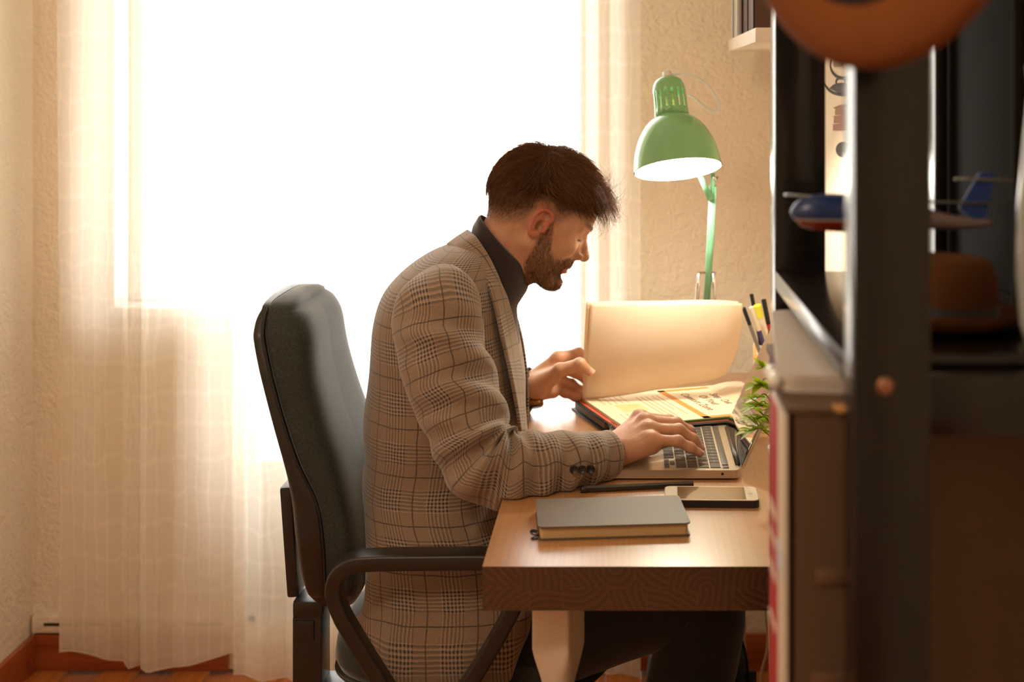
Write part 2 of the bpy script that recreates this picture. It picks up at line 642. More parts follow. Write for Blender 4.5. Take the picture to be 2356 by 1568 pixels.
# ------------------------------------------------------------------ curtains
def curtain_mat():
    s = NT('sheer_cream_voile')
    uv = s.coord('UV')
    sep = s.n('ShaderNodeSeparateXYZ'); s.link(uv, sep.inputs[0])
    u, v = sep.outputs[0], sep.outputs[1]
    # loose weave: denser threads every few centimetres
    def thread(c, period, width, seed):
        j = s.math('ADD', s.math('DIVIDE', c, period), s.math('MULTIPLY', s.noise(s.mapping(uv, (3 + seed, 3, 1)), 2.0, 2), 0.9))
        f = s.math('FRACT', j)
        return s.math('LESS_THAN', s.math('ABSOLUTE', s.math('SUBTRACT', f, 0.5)), width)
    dens = s.math('ADD', s.math('MULTIPLY', thread(u, 0.052, 0.10, 1), 0.07), s.math('MULTIPLY', thread(v, 0.075, 0.08, 2), 0.04))
    fine = s.math('MULTIPLY', s.noise(s.mapping(uv, (400, 60, 1)), 1.0, 2), 0.10)
    alpha = s.math('ADD', s.math('ADD', dens, fine), 0.52, clamp=True)
    tr = s.n('ShaderNodeBsdfTransparent')
    tl = s.n('ShaderNodeBsdfTranslucent'); tl.inputs[0].default_value = (*lin((252, 246, 234)), 1)
    df = s.n('ShaderNodeBsdfDiffuse'); df.inputs[0].default_value = (*lin((248, 238, 222)), 1)
    m1 = s.n('ShaderNodeMixShader'); m1.inputs[0].default_value = 0.38
    s.link(tl.outputs[0], m1.inputs[1]); s.link(df.outputs[0], m1.inputs[2])
    m2 = s.n('ShaderNodeMixShader')
    s.link(alpha, m2.inputs[0]); s.link(tr.outputs[0], m2.inputs[1]); s.link(m1.outputs[0], m2.inputs[2])
    s.link(m2.outputs[0], s.out.inputs['Surface'])
    return s.m
M_CURT = curtain_mat()

def curtain(label, x0, x1, y0, zb, ztop, period, amp, seed, hem=0.125):
    n = int((x1 - x0) / 0.004)
    rs = np.random.default_rng(seed)
    sx = np.linspace(0, 1, n)
    ph = np.cumsum(1.0 / (period * (1 + 0.45 * np.sin(np.linspace(0, 9, n) + seed) + 0.25 * np.sin(np.linspace(0, 23, n) + 2 * seed)))) * (x1 - x0) / n * 2 * math.pi
    am = amp * (0.7 + 0.5 * np.sin(np.linspace(0, 11, n) + seed * 3))
    def sheet(z0, z1, m, off=0.0):
        V, UV = [], []
        for i in range(m):
            t = i / (m - 1)
            bot = zb + 0.035 * np.sin(np.linspace(0.4, 8.0, n) + seed) * (1 - t) if False else zb + 0.018 * np.sin(sx * 6.5 + seed * 1.3)
            zlo = bot + z0
            zhi = (bot + z1) if z1 < 1 else np.full(n, ztop)
            z = zlo + (zhi - zlo) * t
            g = 0.75 + 0.25 * np.clip((z - zb) / 1.5, 0, 1)
            x = x0 + sx * (x1 - x0) + am * g * 0.22 * np.sin(2 * ph)
            y = y0 + am * g * np.sin(ph + 0.25 * np.sin(z * 2.1 + seed)) + 0.006 * np.sin(z * 3 + sx * 9) + off
            V.append(np.stack([x, y, z], 1))
            UV.append(np.stack([sx * (x1 - x0) * 1.8, z], 1))
        V = np.concatenate(V); UV = np.concatenate(UV)
        return V, grid_faces(m, n, False), UV
    o = root('curtain', label, 'curtain', ((x0 + x1) / 2, y0, zb), 'sheer curtains at the window')
    mk('voile', *sheet(0, 9, 40)[:2], M_CURT, o, True, sheet(0, 9, 40)[2])
    V, Fc, UV = sheet(0.004, hem, 4, off=0.0016)
    mk('hem', V, Fc, M_CURT, o, True, UV)
    # stitched bottom edge
    path = sheet(0, 9, 2)[0][:n][::3]
    tube('hem_edge', path, 0.0022, M_CURT, o, nseg=5)
    return o
cl = curtain('left sheer cream curtain panel beside the bare plaster strip', -1.298, -0.855, 3.135, 0.068, 2.22, 0.105, 0.020, 1)
cr = curtain('wide sheer curtain panel glowing behind the seated person', -0.885, 0.036, 3.088, 0.045, 2.22, 0.088, 0.022, 2)
rod = root('curtain_rod', 'white curtain rod above the window', 'curtain rod', (-0.6, 3.12, 2.24))
tube('rod', [(-1.38, 3.12, 2.24), (-0.6, 3.12, 2.24), (0.10, 3.12, 2.24)], 0.012, M_WHITE, rod)
for x in (-1.37, 0.10):
    tube('bracket', [(x, 3.12, 2.24), (x, 3.20, 2.24), (x, 3.252, 2.24)], 0.008, M_WHITE, rod)

# ------------------------------------------------------------------ unseen fill lamp, added to warm and brighten the near side
cl_root = root('added_fill_lamp', 'added fill lamp with a round opal globe, out of view', 'lamp', (-0.75, 0.35, ZC))
lathe('canopy', [(0.0, ZC), (0.11, ZC), (0.11, ZC - 0.03), (0.0, ZC - 0.03)], M_WHITE, cl_root, Matrix.Translation((-0.75, 0.35, 0)))
lathe('fill_globe', [(0.0, -0.16), (0.06, -0.155), (0.11, -0.13), (0.14, -0.08), (0.135, -0.04), (0.11, -0.03)],
      mat('fill_globe_glow', (255, 240, 215), 0.3, emit=(255, 214, 160), estr=1.5), cl_root, Matrix.Translation((-0.75, 0.35, ZC)))
fill = add_light('added_fill_light', 'POINT', (-0.75, 0.35, ZC - 0.24), 15, (1.0, 0.88, 0.72), shadow_soft_size=0.14)
fill.parent = cl_root; fill.matrix_parent_inverse = Matrix.Translation(-cl_root.location)

# ------------------------------------------------------------------ desk
DT = 0.75                  # desk top height
DX0, DXR, DY0, DY1 = -0.187, 0.400, 1.80, 3.02
TH = 0.058
def desk_wood():
    s = NT('glued_oak_staves')
    co = s.coord('Object')
    oi = s.n('ShaderNodeObjectInfo').outputs['Random']
    sep = s.n('ShaderNodeSeparateXYZ'); s.link(co, sep.inputs[0])
    x, y, z = sep.outputs
    # each stave was sawn from another place of the log: the pith lies off to one side
    a = s.math('MULTIPLY', oi, 40.0)
    px = s.math('MULTIPLY', s.math('SINE', a), 0.075)
    pz = s.math('MULTIPLY', s.math('SINE', s.math('MULTIPLY', oi, 97.0)), 0.075)
    dx = s.math('SUBTRACT', x, px); dz = s.math('SUBTRACT', z, pz)
    wob = s.math('MULTIPLY', s.noise(s.mapping(co, (30, 1.2, 30)), 1.0, 3), 0.012)
    yy = s.math('MULTIPLY', y, s.math('MULTIPLY', s.math('SUBTRACT', oi, 0.5), 0.03))
    r = s.math('ADD', s.math('ADD', s.math('SQRT', s.math('ADD', s.math('MULTIPLY', dx, dx), s.math('MULTIPLY', dz, dz))), wob), yy)
    ring = s.math('FRACT', s.math('MULTIPLY', r, 115.0))
    ring = s.math('POWER', ring, 2.2)
    pores = s.noise(s.mapping(co, (900, 14, 900)), 1.0, 2)
    gn = s.n('ShaderNodeNewGeometry').outputs['Normal']
    sn = s.n('ShaderNodeSeparateXYZ'); s.link(gn, sn.inputs[0])
    endg = s.math('GREATER_THAN', s.math('ABSOLUTE', sn.outputs[1]), 0.8)     # darker end grain, with the front edge's shadow put into its colour
    base = s.mix(s.math('MULTIPLY', ring, s.math('ADD', s.math('MULTIPLY', endg, 0.6), 0.4)), lin((198, 142, 90)), lin((146, 92, 56)))
    base = s.mix(s.math('MULTIPLY', oi, 0.35), base, lin((204, 148, 92)))
    col = s.mix(s.math('MULTIPLY', pores, 0.35), base, lin((150, 98, 58)))
    ecol = s.mix(ring, lin((50, 27, 16)), lin((98, 58, 35)))
    col = s.mix(endg, col, ecol)
    s.link(col, s.b.inputs['Base Color'])
    s.b.inputs['Roughness'].default_value = 0.34
    s.b.inputs['Specular IOR Level'].default_value = 0.6
    s.b.inputs['Coat Weight'].default_value = 1.0
    s.b.inputs['Coat IOR'].default_value = 1.6
    s.b.inputs['Coat Roughness'].default_value = 0.28
    s.bump(s.math('ADD', ring, pores), 0.06, 0.0004)
    return s.m
M_DESK = desk_wood()
desk = root('desk', 'thick oak desk of glued staves with white turned legs', 'desk', ((DX0 + DXR) / 2, (DY0 + DY1) / 2, 0))
ws = [0.046, 0.058, 0.036, 0.062, 0.044, 0.06, 0.05, 0.066, 0.048, 0.057, 0.06]
for layer in range(2):
    x = DX0
    i = 0
    wl = ws if layer == 0 else ws[3:] + ws[:3]
    while x < DXR - 0.004:
        w = min(wl[i % len(wl)], DXR - x)
        if DXR - x - w < 0.02:
            w = DXR - x
        h = TH / 2
        bm = bmesh.new()
        rbox(bm, (0, 0, 0), (w - 0.00005, DY1 - DY0, h - 0.00005), 0.0, seg=1)
        o = bm_obj('stave', bm, M_DESK)
        o.location = (x + w / 2, (DY0 + DY1) / 2, DT - h / 2 - layer * h)
        o.parent = desk
        o.matrix_parent_inverse = Matrix.Translation(-desk.location)
        x += w
        i += 1
M_LEG = mat('cream_white_leg_paint', (226, 208, 184), 0.45)
def desk_leg(cx, cy, rz):
    zt = DT - TH
    a = 0.0285
    rings = []
    def sq(z, h, p):
        th = np.linspace(0, 2 * np.pi, 64, endpoint=False) + math.pi / 4
        c = np.sign(np.cos(th)) * np.abs(np.cos(th)) ** (2 / p); s_ = np.sign(np.sin(th)) * np.abs(np.sin(th)) ** (2 / p)
        q = np.stack([c * h, s_ * h], 1)
        cr_, sr = math.cos(rz), math.sin(rz)
        return np.stack([cx + q[:, 0] * cr_ - q[:, 1] * sr, cy + q[:, 0] * sr + q[:, 1] * cr_, np.full(64, z)], 1)
    spec = [(zt, a, 14), (zt - 0.088, a, 14), (zt - 0.098, a * 0.985, 7), (zt - 0.112, a * 0.93, 4), (zt - 0.128, a * 0.83, 2.8), (zt - 0.142, a * 0.74, 2.3),
            (zt - 0.16, a * 0.66, 2), (zt - 0.19, a * 0.64, 2), (zt - 0.22, a * 0.68, 2), (zt - 0.30, a * 0.86, 2), (zt - 0.42, a * 0.9, 2), (zt - 0.55, a * 0.72, 2),
            (zt - 0.61, a * 0.55, 2), (zt - 0.625, a * 0.75, 2), (zt - 0.66, a * 0.75, 2), (0.0, a * 0.5, 2)]
    for z, h, p in spec:
        rings.append(sq(z, h, p))
    loft('leg', rings, M_LEG, desk, edge=38)
    box('leg_cap', (cx, cy, zt - 0.006), (2 * a + 0.006, 2 * a + 0.006, 0.012), M_LEG, desk, bev=0.001, rot=Matrix.Rotation(rz, 3, 'Z'))
desk_leg(-0.092, 1.905, math.radians(-22))
desk_leg(-0.11, 2.92, 0.2)
desk_leg(0.33, 1.92, 0.2)
desk_leg(0.33, 2.92, 0.2)

# ------------------------------------------------------------------ swivel chair
M_CHPL = mat('black_brown_chair_plastic', (40, 35, 29), 0.36, vary=0.05)
def fabric_mat(name, rgb, rgb2):
    s = NT(name)
    co = s.coord()
    n1 = s.noise(co, 1100.0, 2)
    n2 = s.noise(co, 420.0, 3)
    f = s.math('MULTIPLY', n1, n2)
    s.link(s.ramp(f, [(0.15, lin(rgb)), (0.5, lin(rgb2))]), s.b.inputs['Base Color'])
    s.b.inputs['Roughness'].default_value = 0.85
    s.b.inputs['Sheen Weight'].default_value = 0.8
    s.b.inputs['Sheen Roughness'].default_value = 0.3
    s.bump(n1, 0.3, 0.001)
    return s.m
M_CHFAB = fabric_mat('dark_grey_green_upholstery', (36, 38, 33), (72, 76, 69))
chair = root('office_chair', 'dark office swivel chair with tall grey upholstered backrest and looped armrests', 'chair', (-0.42, 2.38, 0))
YCH = 2.375
SN = F / 2.21
def zy(py, Y=2.21): return CAMZ - (py - CY) * Y / F
def xx(px, Y=2.21): return (px - CX) * Y / F
# backrest side profile, pixels on its near edge: y, shell back, seam, cushion front
prof = np.array([(722, 580, 601, 664), (734, 574, 600, 682), (756, 569, 600, 696), (790, 570, 605, 706), (870, 590, 627, 716), (970, 618, 658, 742),
                 (1066, 645, 694, 775), (1149, 659, 735, 800), (1232, 668, 750, 818), (1320, 681, 752, 822), (1385, 700, 750, 815), (1412, 722, 748, 800)], float)
pz_ = catmull(prof, 6)
hw = 0.185
def half_w(py):
    t = (py - 718) / 694.0
    return np.interp(t, [0, 0.03, 0.08, 0.2, 0.45, 0.75, 0.93, 1.0], [0.125, 0.140, 0.155, 0.168, 0.180, 0.186, 0.172, 0.13])
def rrect(xa, xb, y0, hwid, r, n=56, pf=2.6, pb=2.6):
    th = np.linspace(0, 2 * np.pi, n, endpoint=False)
    c, s_ = np.cos(th), np.sin(th)
    rr = np.where(c < 0, 9.0, r)
    X = (xa + xb) / 2 + (xb - xa) / 2 * np.sign(c) * np.abs(c) ** (2 / rr)
    Y = y0 + hwid * np.sign(s_) * np.abs(s_) ** (2 / 5.0)
    return X, Y
rings_c, rings_s = [], []
for py, xb, xs, xf in pz_:
    h = half_w(py)
    z = zy(py)
    X, Y = rrect(xx(xs - 6), xx(xf), YCH, h, 2.6)
    X = np.where(np.cos(np.linspace(0, 2 * np.pi, len(X), endpoint=False)) > 0, X + 0.006 * np.clip((np.abs(Y - YCH) / h), 0, 1) ** 2, X)   # shallow wrap of the cushion
    rings_c.append(np.stack([X, Y, np.full(len(X), z)], 1))
    X, Y = rrect(xx(xb), xx(xs + 4), YCH, h * 1.0, 14.0)
    X = np.where(np.cos(np.linspace(0, 2 * np.pi, len(X), endpoint=False)) < 0, X + (xx(xs) - X) * 0.22 * np.clip(np.abs(Y - YCH) / h, 0, 1) ** 6, X)
    rings_s.append(np.stack([X, Y, np.full(len(X), z)], 1))
def cap_round(rs, up):
    """close an end with a few shrinking rings"""
    r = rs[0] if up else rs[-1]
    c = r.mean(axis=0)
    out = []
    for t in (0.3, 0.6, 0.85, 0.97):
        q = c + (r - c) * math.sqrt(max(0, 1 - t * t))
        q[:, 2] = r[:, 2] + (0.018 if up else -0.008) * t
        out.append(q)
    return (out[::-1] + rs) if up else (rs + out)
cu = loft('back_cushion', cap_round(cap_round(rings_c, True), False), M_CHFAB, chair)
loft('back_shell', cap_round(cap_round(rings_s, True), False), M_CHPL, chair)
# piping where cushion meets shell
pp = []
for r, (py, xb, xs, xf) in zip(rings_s, pz_):
    pp.append((xx(xs - 1), YCH - half_w(py) * 1.0, zy(py)))
tube('piping', pp, 0.0022, M_CHPL, chair, nseg=6)
# back bar, spine and height lever box
box('back_bar', (xx(664, 2.34), YCH, zy(1248, 2.34)), (0.020, 0.07, 0.19), M_CHPL, chair, bev=0.006, rot=Matrix.Rotation(math.radians(-4), 3, 'Y'))
box('spine_head', (xx(708, 2.33), YCH - 0.01, zy(1402, 2.33)), (0.052, 0.075, 0.030), M_CHPL, chair, bev=0.006)
sp = box('spine', (xx(706, 2.33), YCH - 0.01, zy(1515, 2.33)), (0.050, 0.072, 0.145), M_CHPL, chair, bev=0.005)
box('lever_recess', (xx(701, 2.33), YCH - 0.048, zy(1449, 2.33) + 0.0), (0.034, 0.006, 0.036), M_CHPL, chair, bev=0.0028)
box('spine_foot', (-0.43, YCH - 0.01, 0.345), (0.20, 0.07, 0.03), M_CHPL, chair, bev=0.006)
# seat
def slab(z_list, x0, x1, y0, y1, p=5.0, n=64):
    out = []
    for z, k_ in z_list:
        th = np.linspace(0, 2 * np.pi, n, endpoint=False)
        c, s_ = np.cos(th), np.sin(th)
        X = (x0 + x1) / 2 + ((x1 - x0) / 2 - k_) * np.sign(c) * np.abs(c) ** (2 / p)
        Y = (y0 + y1) / 2 + ((y1 - y0) / 2 - k_) * np.sign(s_) * np.abs(s_) ** (2 / p)
        out.append(np.stack([X, Y, np.full(n, z)], 1))
    return out
sx0, sx1, sy0, sy1 = -0.492, -0.02, 2.198, 2.60
loft('seat_cushion', slab([(0.405, 0.03), (0.412, 0.008), (0.43, 0.0), (0.455, 0.004), (0.472, 0.018), (0.481, 0.045), (0.484, 0.10)], sx0, sx1, sy0, sy1, 3.6), M_CHFAB, chair)
loft('seat_shell', slab([(0.365, 0.12), (0.372, 0.07), (0.39, 0.02), (0.409, 0.004), (0.413, 0.006)], sx0 - 0.004, sx1 + 0.004, sy0 - 0.004, sy1 + 0.004, 3.6), M_CHPL, chair)
# armrests: closed loops
def armrest(Y, flip=1):
    pts = [(1212, 1284), (1115, 1281), (980, 1282), (860, 1284), (812, 1291), (780, 1318), (772, 1358), (788, 1408), (820, 1464), (862, 1532), (905, 1596), (960, 1640),
           (1020, 1630), (1064, 1588), (1104, 1530), (1140, 1470), (1172, 1412), (1206, 1346), (1226, 1304)]
    Yr = 2.13
    P = np.array([at(px, py, Yr) for px, py in pts]); P[:, 1] = Y
    path = catmull(P, 6, closed=True)
    wid = np.interp(path[:, 2], [0.40, 0.6, 0.645, 0.67], [0.016, 0.018, 0.024, 0.027])
    R = sweep_rings(path, 0.0125, wid, 28, up=(0, 0, 1), p=7.0, closed=True)
    R = np.concatenate([R, R[:1]], 0)
    loft('armrest', R, M_CHPL, chair, (False, False), edge=50)
    box('arm_bracket', (-0.26, Y + 0.045 * flip, 0.40), (0.16, 0.11, 0.02), M_CHPL, chair, bev=0.004)
armrest(2.125, 1)
armrest(2.635, -1)
lathe('gas_column', [(0.03, 0.36), (0.03, 0.22), (0.022, 0.22), (0.022, 0.09), (0.05, 0.09), (0.05, 0.06), (0, 0.06)], M_CHPL, chair, Matrix.Translation((-0.26, 2.38, 0)), 20)
for i in range(5):
    a = i * 2 * math.pi / 5 + 0.3
    dx, dy = math.cos(a), math.sin(a)
    tube('base_leg', [(-0.26 + dx * 0.03, 2.38 + dy * 0.03, 0.085), (-0.26 + dx * 0.16, 2.38 + dy * 0.16, 0.08), (-0.26 + dx * 0.29, 2.38 + dy * 0.29, 0.065)], [0.022, 0.02, 0.014], M_CHPL, chair)
    cxp, cyp = -0.26 + dx * 0.29, 2.38 + dy * 0.29
    tube('caster', [(cxp - dy * 0.018, cyp + dx * 0.018, 0.026), (cxp, cyp, 0.026), (cxp + dy * 0.018, cyp - dx * 0.018, 0.026)], 0.026, M_CHPL, chair, nseg=16)

# ------------------------------------------------------------------ person
person = root('person', 'person in plaid blazer and dark turtleneck leaning over the desk, typing and turning a page', 'person', (-0.30, 2.40, 0))

# ---- head frame (local: +x forward, +y person's left, +z up; centimetres, origin at eye level between the ears)
PITCH, YAW, ROLL, HS = math.radians(25), math.radians(11), math.radians(0), 0.0100
HR = np.array((Matrix.Rotation(YAW, 3, 'Z') @ Matrix.Rotation(PITCH, 3, 'Y') @ Matrix.Rotation(ROLL, 3, 'X')))
EAR = at(1247, 524, 2.335)
HC = EAR - HR @ (np.array([0.3, -7.2, -1.6]) * HS)
def hp(x, y, z):
    return HC + HR @ (np.array([x, y, z], float) * HS)
def to_head(W):
    return ((W - HC) @ HR) / HS

body = SDF()
def he(c, r, k=1.2, op=1, Rm=None):
    Rl = HR if Rm is None else HR @ np.array(Rm)
    body.ell(hp(*c), np.array(r) * HS, Rl, k * HS, op)
def hc(a, b, r1, r2=None, k=1.0, op=1):
    body.cap(hp(*a), hp(*b), r1 * HS, (r1 if r2 is None else r2) * HS, k * HS, op)

CRAN_C, CRAN_R = np.array([-0.9, 0, 3.0]), np.array([9.0, 7.4, 7.9])
he(CRAN_C, CRAN_R)
he((3.2, 0, -0.5), (5.6, 6.4, 7.6), 2.0)           # face block
he((2.6, 0, -6.4), (5.0, 5.3, 3.6), 2.0)           # jaw mass
he((6.9, 0, -9.6), (1.9, 2.3, 1.7), 1.6)           # chin
for sgn in (-1, 1):
    hc((-0.2, 5.6 * sgn, -5.0), (5.8, 2.4 * sgn, -9.8), 1.2, 1.2, 1.6)     # jaw line
    he((5.9, 4.5 * sgn, -2.9), (1.8, 1.5, 1.5), 1.6)                       # cheekbone
    hc((8.2, 1.2 * sgn, 1.3), (6.9, 4.4 * sgn, 1.2), 0.75, 0.7, 1.0)       # brow
he((7.9, 0, 3.5), (1.2, 4.2, 3.0), 2.0)            # forehead
for sgn in (-1, 1):
    he((9.0, 3.3 * sgn, -0.6), (1.3, 1.7, 1.1), 0.9, -1)                   # eye socket
    he((6.9, 3.2 * sgn, -0.6), (1.25, 1.35, 1.25), 0.25)                   # lowered lid over the eye
hc((8.5, 0, 0.2), (10.3, 0, -3.2), 0.62, 0.95, 0.9)                        # nose bridge
he((10.35, 0, -3.45), (1.05, 0.95, 0.9), 0.5)                              # nose tip
for sgn in (-1, 1):
    he((9.1, 1.15 * sgn, -3.75), (1.1, 0.65, 0.75), 0.45)                  # nostril wing
    he((9.6, 0.62 * sgn, -4.55), (0.55, 0.32, 0.4), 0.2, -1)
he((7.7, 0, -2.8), (1.5, 2.2, 2.4), 0.9)
he((7.6, 0, -5.6), (1.3, 2.3, 1.3), 1.2)                                   # upper lip mound
he((8.3, 0, -6.15), (0.75, 2.0, 0.42), 0.4)
he((8.05, 0, -7.15), (0.75, 1.75, 0.5), 0.4)
he((9.3, 0, -6.65), (0.75, 1.9, 0.06), 0.2, -1)
he((9.0, 0, -8.3), (0.9, 1.6, 0.5), 0.6, -1)                               # dip under the lip
# ears
def ear(sgn):
    y = 7.15 * sgn
    tilt = Matrix.Rotation(math.radians(6), 3, 'Y') @ Matrix.Rotation(math.radians(-20 * sgn), 3, 'Z')
    he((-0.5, y, -1.0), (1.55, 0.5, 2.6), 0.4, 1, tilt)
    he((-0.25, y + 0.35 * sgn, -1.5), (0.75, 1.1, 1.1), 0.2, -1, tilt)    # concha
    he((0.15, y + 0.6 * sgn, 0.35), (0.65, 0.6, 0.55), 0.25, -1, tilt)
    C = np.array([(0.75, 0.05), (0.85, 1.0), (0.3, 1.75), (-0.7, 1.95), (-1.8, 1.45), (-2.4, 0.3), (-2.25, -1.1), (-1.6, -2.5), (-0.9, -3.5), (-0.1, -3.7), (0.3, -3.0)])
    out = np.array([0.25, 0.35, 0.5, 0.65, 0.85, 0.95, 0.9, 0.7, 0.4, 0.2, 0.05])
    ca_, sa_ = math.cos(0.30), math.sin(0.30)
    C = (C - np.array([-0.6, -0.9])) * 0.87
    C = np.stack([C[:, 0] * ca_ + C[:, 1] * sa_, -C[:, 0] * sa_ + C[:, 1] * ca_], 1) + np.array([-0.45, -1.0])
    Q = catmull(np.column_stack([C[:, 0], y + sgn * out * 0.8, C[:, 1] + 0.1]), 3)
    for i in range(len(Q) - 1):
        t = i / (len(Q) - 1)
        rr = 0.33 if t < 0.7 else 0.33 + 0.25 * (t - 0.7) / 0.3
        hc(Q[i], Q[i + 1], rr, rr, 0.18)
    hc((0.75, y + 0.15 * sgn, -1.2), (0.7, y + 0.2 * sgn, -2.1), 0.4, 0.35, 0.4)   # tragus
ear(-1); ear(1)
# neck
NB = at(1128, 606, 2.40)
body.cap(hp(-2.6, 0, -3.0), NB, 0.053, 0.051, 0.025)
body.cap(hp(0.4, 0, -6.5), NB + np.array([0.025, 0, -0.01]), 0.043, 0.045, 0.03)
# trunk (slimmer than the jacket that covers it)
TS = at(1040, 760, 2.40)
body.ell(at(1030, 770, 2.40), (0.095, 0.155, 0.13), None, 0.05)
body.ell(at(1015, 1000, 2.40), (0.10, 0.14, 0.20), None, 0.06)
HIP = at(1000, 1400, 2.40)
body.ell(HIP, (0.11, 0.15, 0.12), None, 0.06)
# arms
shR, elR = at(1010, 745, 2.235), at(1115, 1085, 2.135)
wrR = at(1408, 1036, 2.232)
body.cap(TS, shR, 0.05, 0.048, 0.04)
body.cap(shR, elR, 0.045, 0.038, 0.02)
body.cap(elR, at(1260, 1066, 2.165), 0.038, 0.032, 0.02)
body.cap(at(1260, 1066, 2.165), wrR, 0.032, 0.0255, 0.015)
shL, elL = at(1040, 745, 2.57), at(1070, 1040, 2.68)
wrL = at(1212, 893, 2.64)
body.cap(TS, shL, 0.05, 0.048, 0.04)
body.cap(shL, elL, 0.045, 0.038, 0.02)
body.cap(elL, at(1140, 965, 2.66), 0.040, 0.036, 0.02)
body.cap(at(1140, 965, 2.66), wrL, 0.036, 0.026, 0.015)

def finger(pts, rs, k=0.004):
    pts = [np.asarray(p) for p in pts]
    for i in range(len(pts) - 1):
        body.cap(pts[i], pts[i + 1], rs[i], rs[i + 1], k)
    for i in range(1, len(pts) - 1):
        body.ell(pts[i], (rs[i] * 1.07,) * 3, None, 0.004)
# right hand, palm down on the laptop, little finger towards the camera
RH = {
 'pinky':  [(1498, 1012, 2.222), (1560, 1014, 2.225), (1588, 1029, 2.230), (1610, 1042, 2.236)],
 'ring':   [(1494, 988, 2.243), (1562, 989, 2.252), (1594, 1010, 2.258), (1611, 1031, 2.262)],
 'middle': [(1485, 970, 2.265), (1556, 974, 2.282), (1586, 991, 2.290), (1600, 1010, 2.294)],
 'index':  [(1472, 962, 2.288), (1540, 968, 2.314), (1570, 986, 2.326), (1584, 1004, 2.332)],
}
RR = {'pinky': [0.0098, 0.0088, 0.0080, 0.0068], 'ring': [0.0112, 0.0100, 0.0086, 0.0072], 'middle': [0.0115, 0.0102, 0.0088, 0.0074], 'index': [0.0113, 0.0100, 0.0086, 0.0072]}
for kf, pts in RH.items():
    P3 = [at(*p) for p in pts]
    finger(P3, RR[kf])
    # metacarpal from the wrist to the knuckle, and its tendon
    w0 = wrR + (P3[0] - at(1485, 985, 2.25)) * 0.35
    body.cap(w0, P3[0], 0.0165, 0.0125, 0.012)
    body.cap(w0 + np.array([0.02, 0, 0.012]), P3[0] + np.array([-0.008, 0, 0.0100]), 0.0028, 0.0032, 0.004)
    body.ell(P3[0] + np.array([0, 0, 0.002]), (0.0125, 0.0115, 0.0115), None, 0.006)
body.cap(at(1418, 1044, 2.226), at(1500, 1029, 2.222), 0.0185, 0.0110, 0.014)     # heel of the hand
body.cap(at(1420, 1038, 2.26), at(1480, 1010, 2.285), 0.0185, 0.014, 0.014)
finger([at(1432, 1020, 2.282), at(1478, 1010, 2.318), at(1518, 1008, 2.342), at(1548, 1016, 2.352)], [0.016, 0.0125, 0.0108, 0.0085])
# left hand, pinching the sheet: thumb this side of it, fingers behind
LT = [at(1240, 888, 2.612), at(1288, 851, 2.596), at(1334, 838, 2.590), at(1357, 855, 2.592)]
finger(LT, [0.0175, 0.0125, 0.0115, 0.0085], 0.006)
LH = {
 'index':  [(1284, 824, 2.640), (1330, 812, 2.652), (1356, 826, 2.645), (1362, 846, 2.636)],
 'middle': [(1282, 846, 2.652), (1324, 856, 2.664), (1350, 874, 2.656), (1356, 890, 2.648)],
 'ring':   [(1277, 868, 2.656), (1314, 884, 2.668), (1338, 899, 2.660), (1348, 906, 2.652)],
 'pinky':  [(1268, 888, 2.656), (1300, 903, 2.664), (1322, 912, 2.660), (1334, 914, 2.654)],
}
for kf, pts in LH.items():
    P3 = [at(*p) for p in pts]
    finger(P3, RR[kf])
    w0 = wrL + (P3[0] - at(1278, 858, 2.65)) * 0.4
    body.cap(w0, P3[0], 0.016, 0.0125, 0.012)
    body.ell(P3[0], (0.0125, 0.0115, 0.0115), None, 0.006)
body.cap(at(1232, 898, 2.628), at(1272, 900, 2.642), 0.020, 0.013, 0.014)
body.cap(at(1230, 885, 2.620), at(1275, 862, 2.615), 0.020, 0.014, 0.014)
# legs (inside the trousers)
kneeR, ankR = np.array([0.105, 2.27, 0.535]), np.array([0.07, 2.27, 0.10])
kneeL, ankL = np.array([0.075, 2.53, 0.535]), np.array([0.16, 2.53, 0.10])
hipR, hipL = HIP + np.array([0.02, -0.095, -0.03]), HIP + np.array([0.02, 0.095, -0.03])
for hp_, kn, an in ((hipR, kneeR, ankR), (hipL, kneeL, ankL)):
    body.cap(HIP, hp_, 0.08, 0.07, 0.04)
    body.cap(hp_, kn, 0.066, 0.047, 0.03)
    body.cap(kn, an, 0.045, 0.033, 0.03)
    body.cap(an, an + np.array([0.13, 0, -0.055]), 0.032, 0.024, 0.02)

BV, BF = body.mesh(0.0021)
# tint masks stored per vertex: x = stubble, y = redness, z = brow
HL = to_head(BV)
inhead = (np.linalg.norm(HL - np.array([1, 0, -1]), axis=1) < 16)
hx, hy, hz = HL.T
def sstep(a, b, x):
    t = np.clip((x - a) / (b - a), 0, 1)
    return t * t * (3 - 2 * t)
def beard_density(hx, hy, hz):
    ay = np.abs(hy)
    # cheek line runs from the sideburn down to the corner of the mouth
    cheek = np.interp(hx, [0, 1.6, 2.6, 3.6, 5.0, 6.5, 7.6], [1.0, 0.8, -1.6, -4.6, -5.6, -5.2, -4.4])
    d = sstep(0.6, -0.8, hz - cheek) * sstep(0.5, 1.4, hx - np.interp(hz, [-12, -8, -4, 0, 3], [1.0, -0.6, -0.4, 0.8, 1.0]))
    must = sstep(6.6, 7.4, hx) * sstep(-4.5, -5.0, hz) * sstep(2.8, 2.2, ay)
    d = np.maximum(d, must)
    lips = (hx > 7.6) & (ay < 1.9) & (hz < -5.8) & (hz > -7.6)
    d = np.where(lips, d * 0.05, d)
    d = np.where((hx > 7.2) & (hz > -4.4), 0, d)
    return d
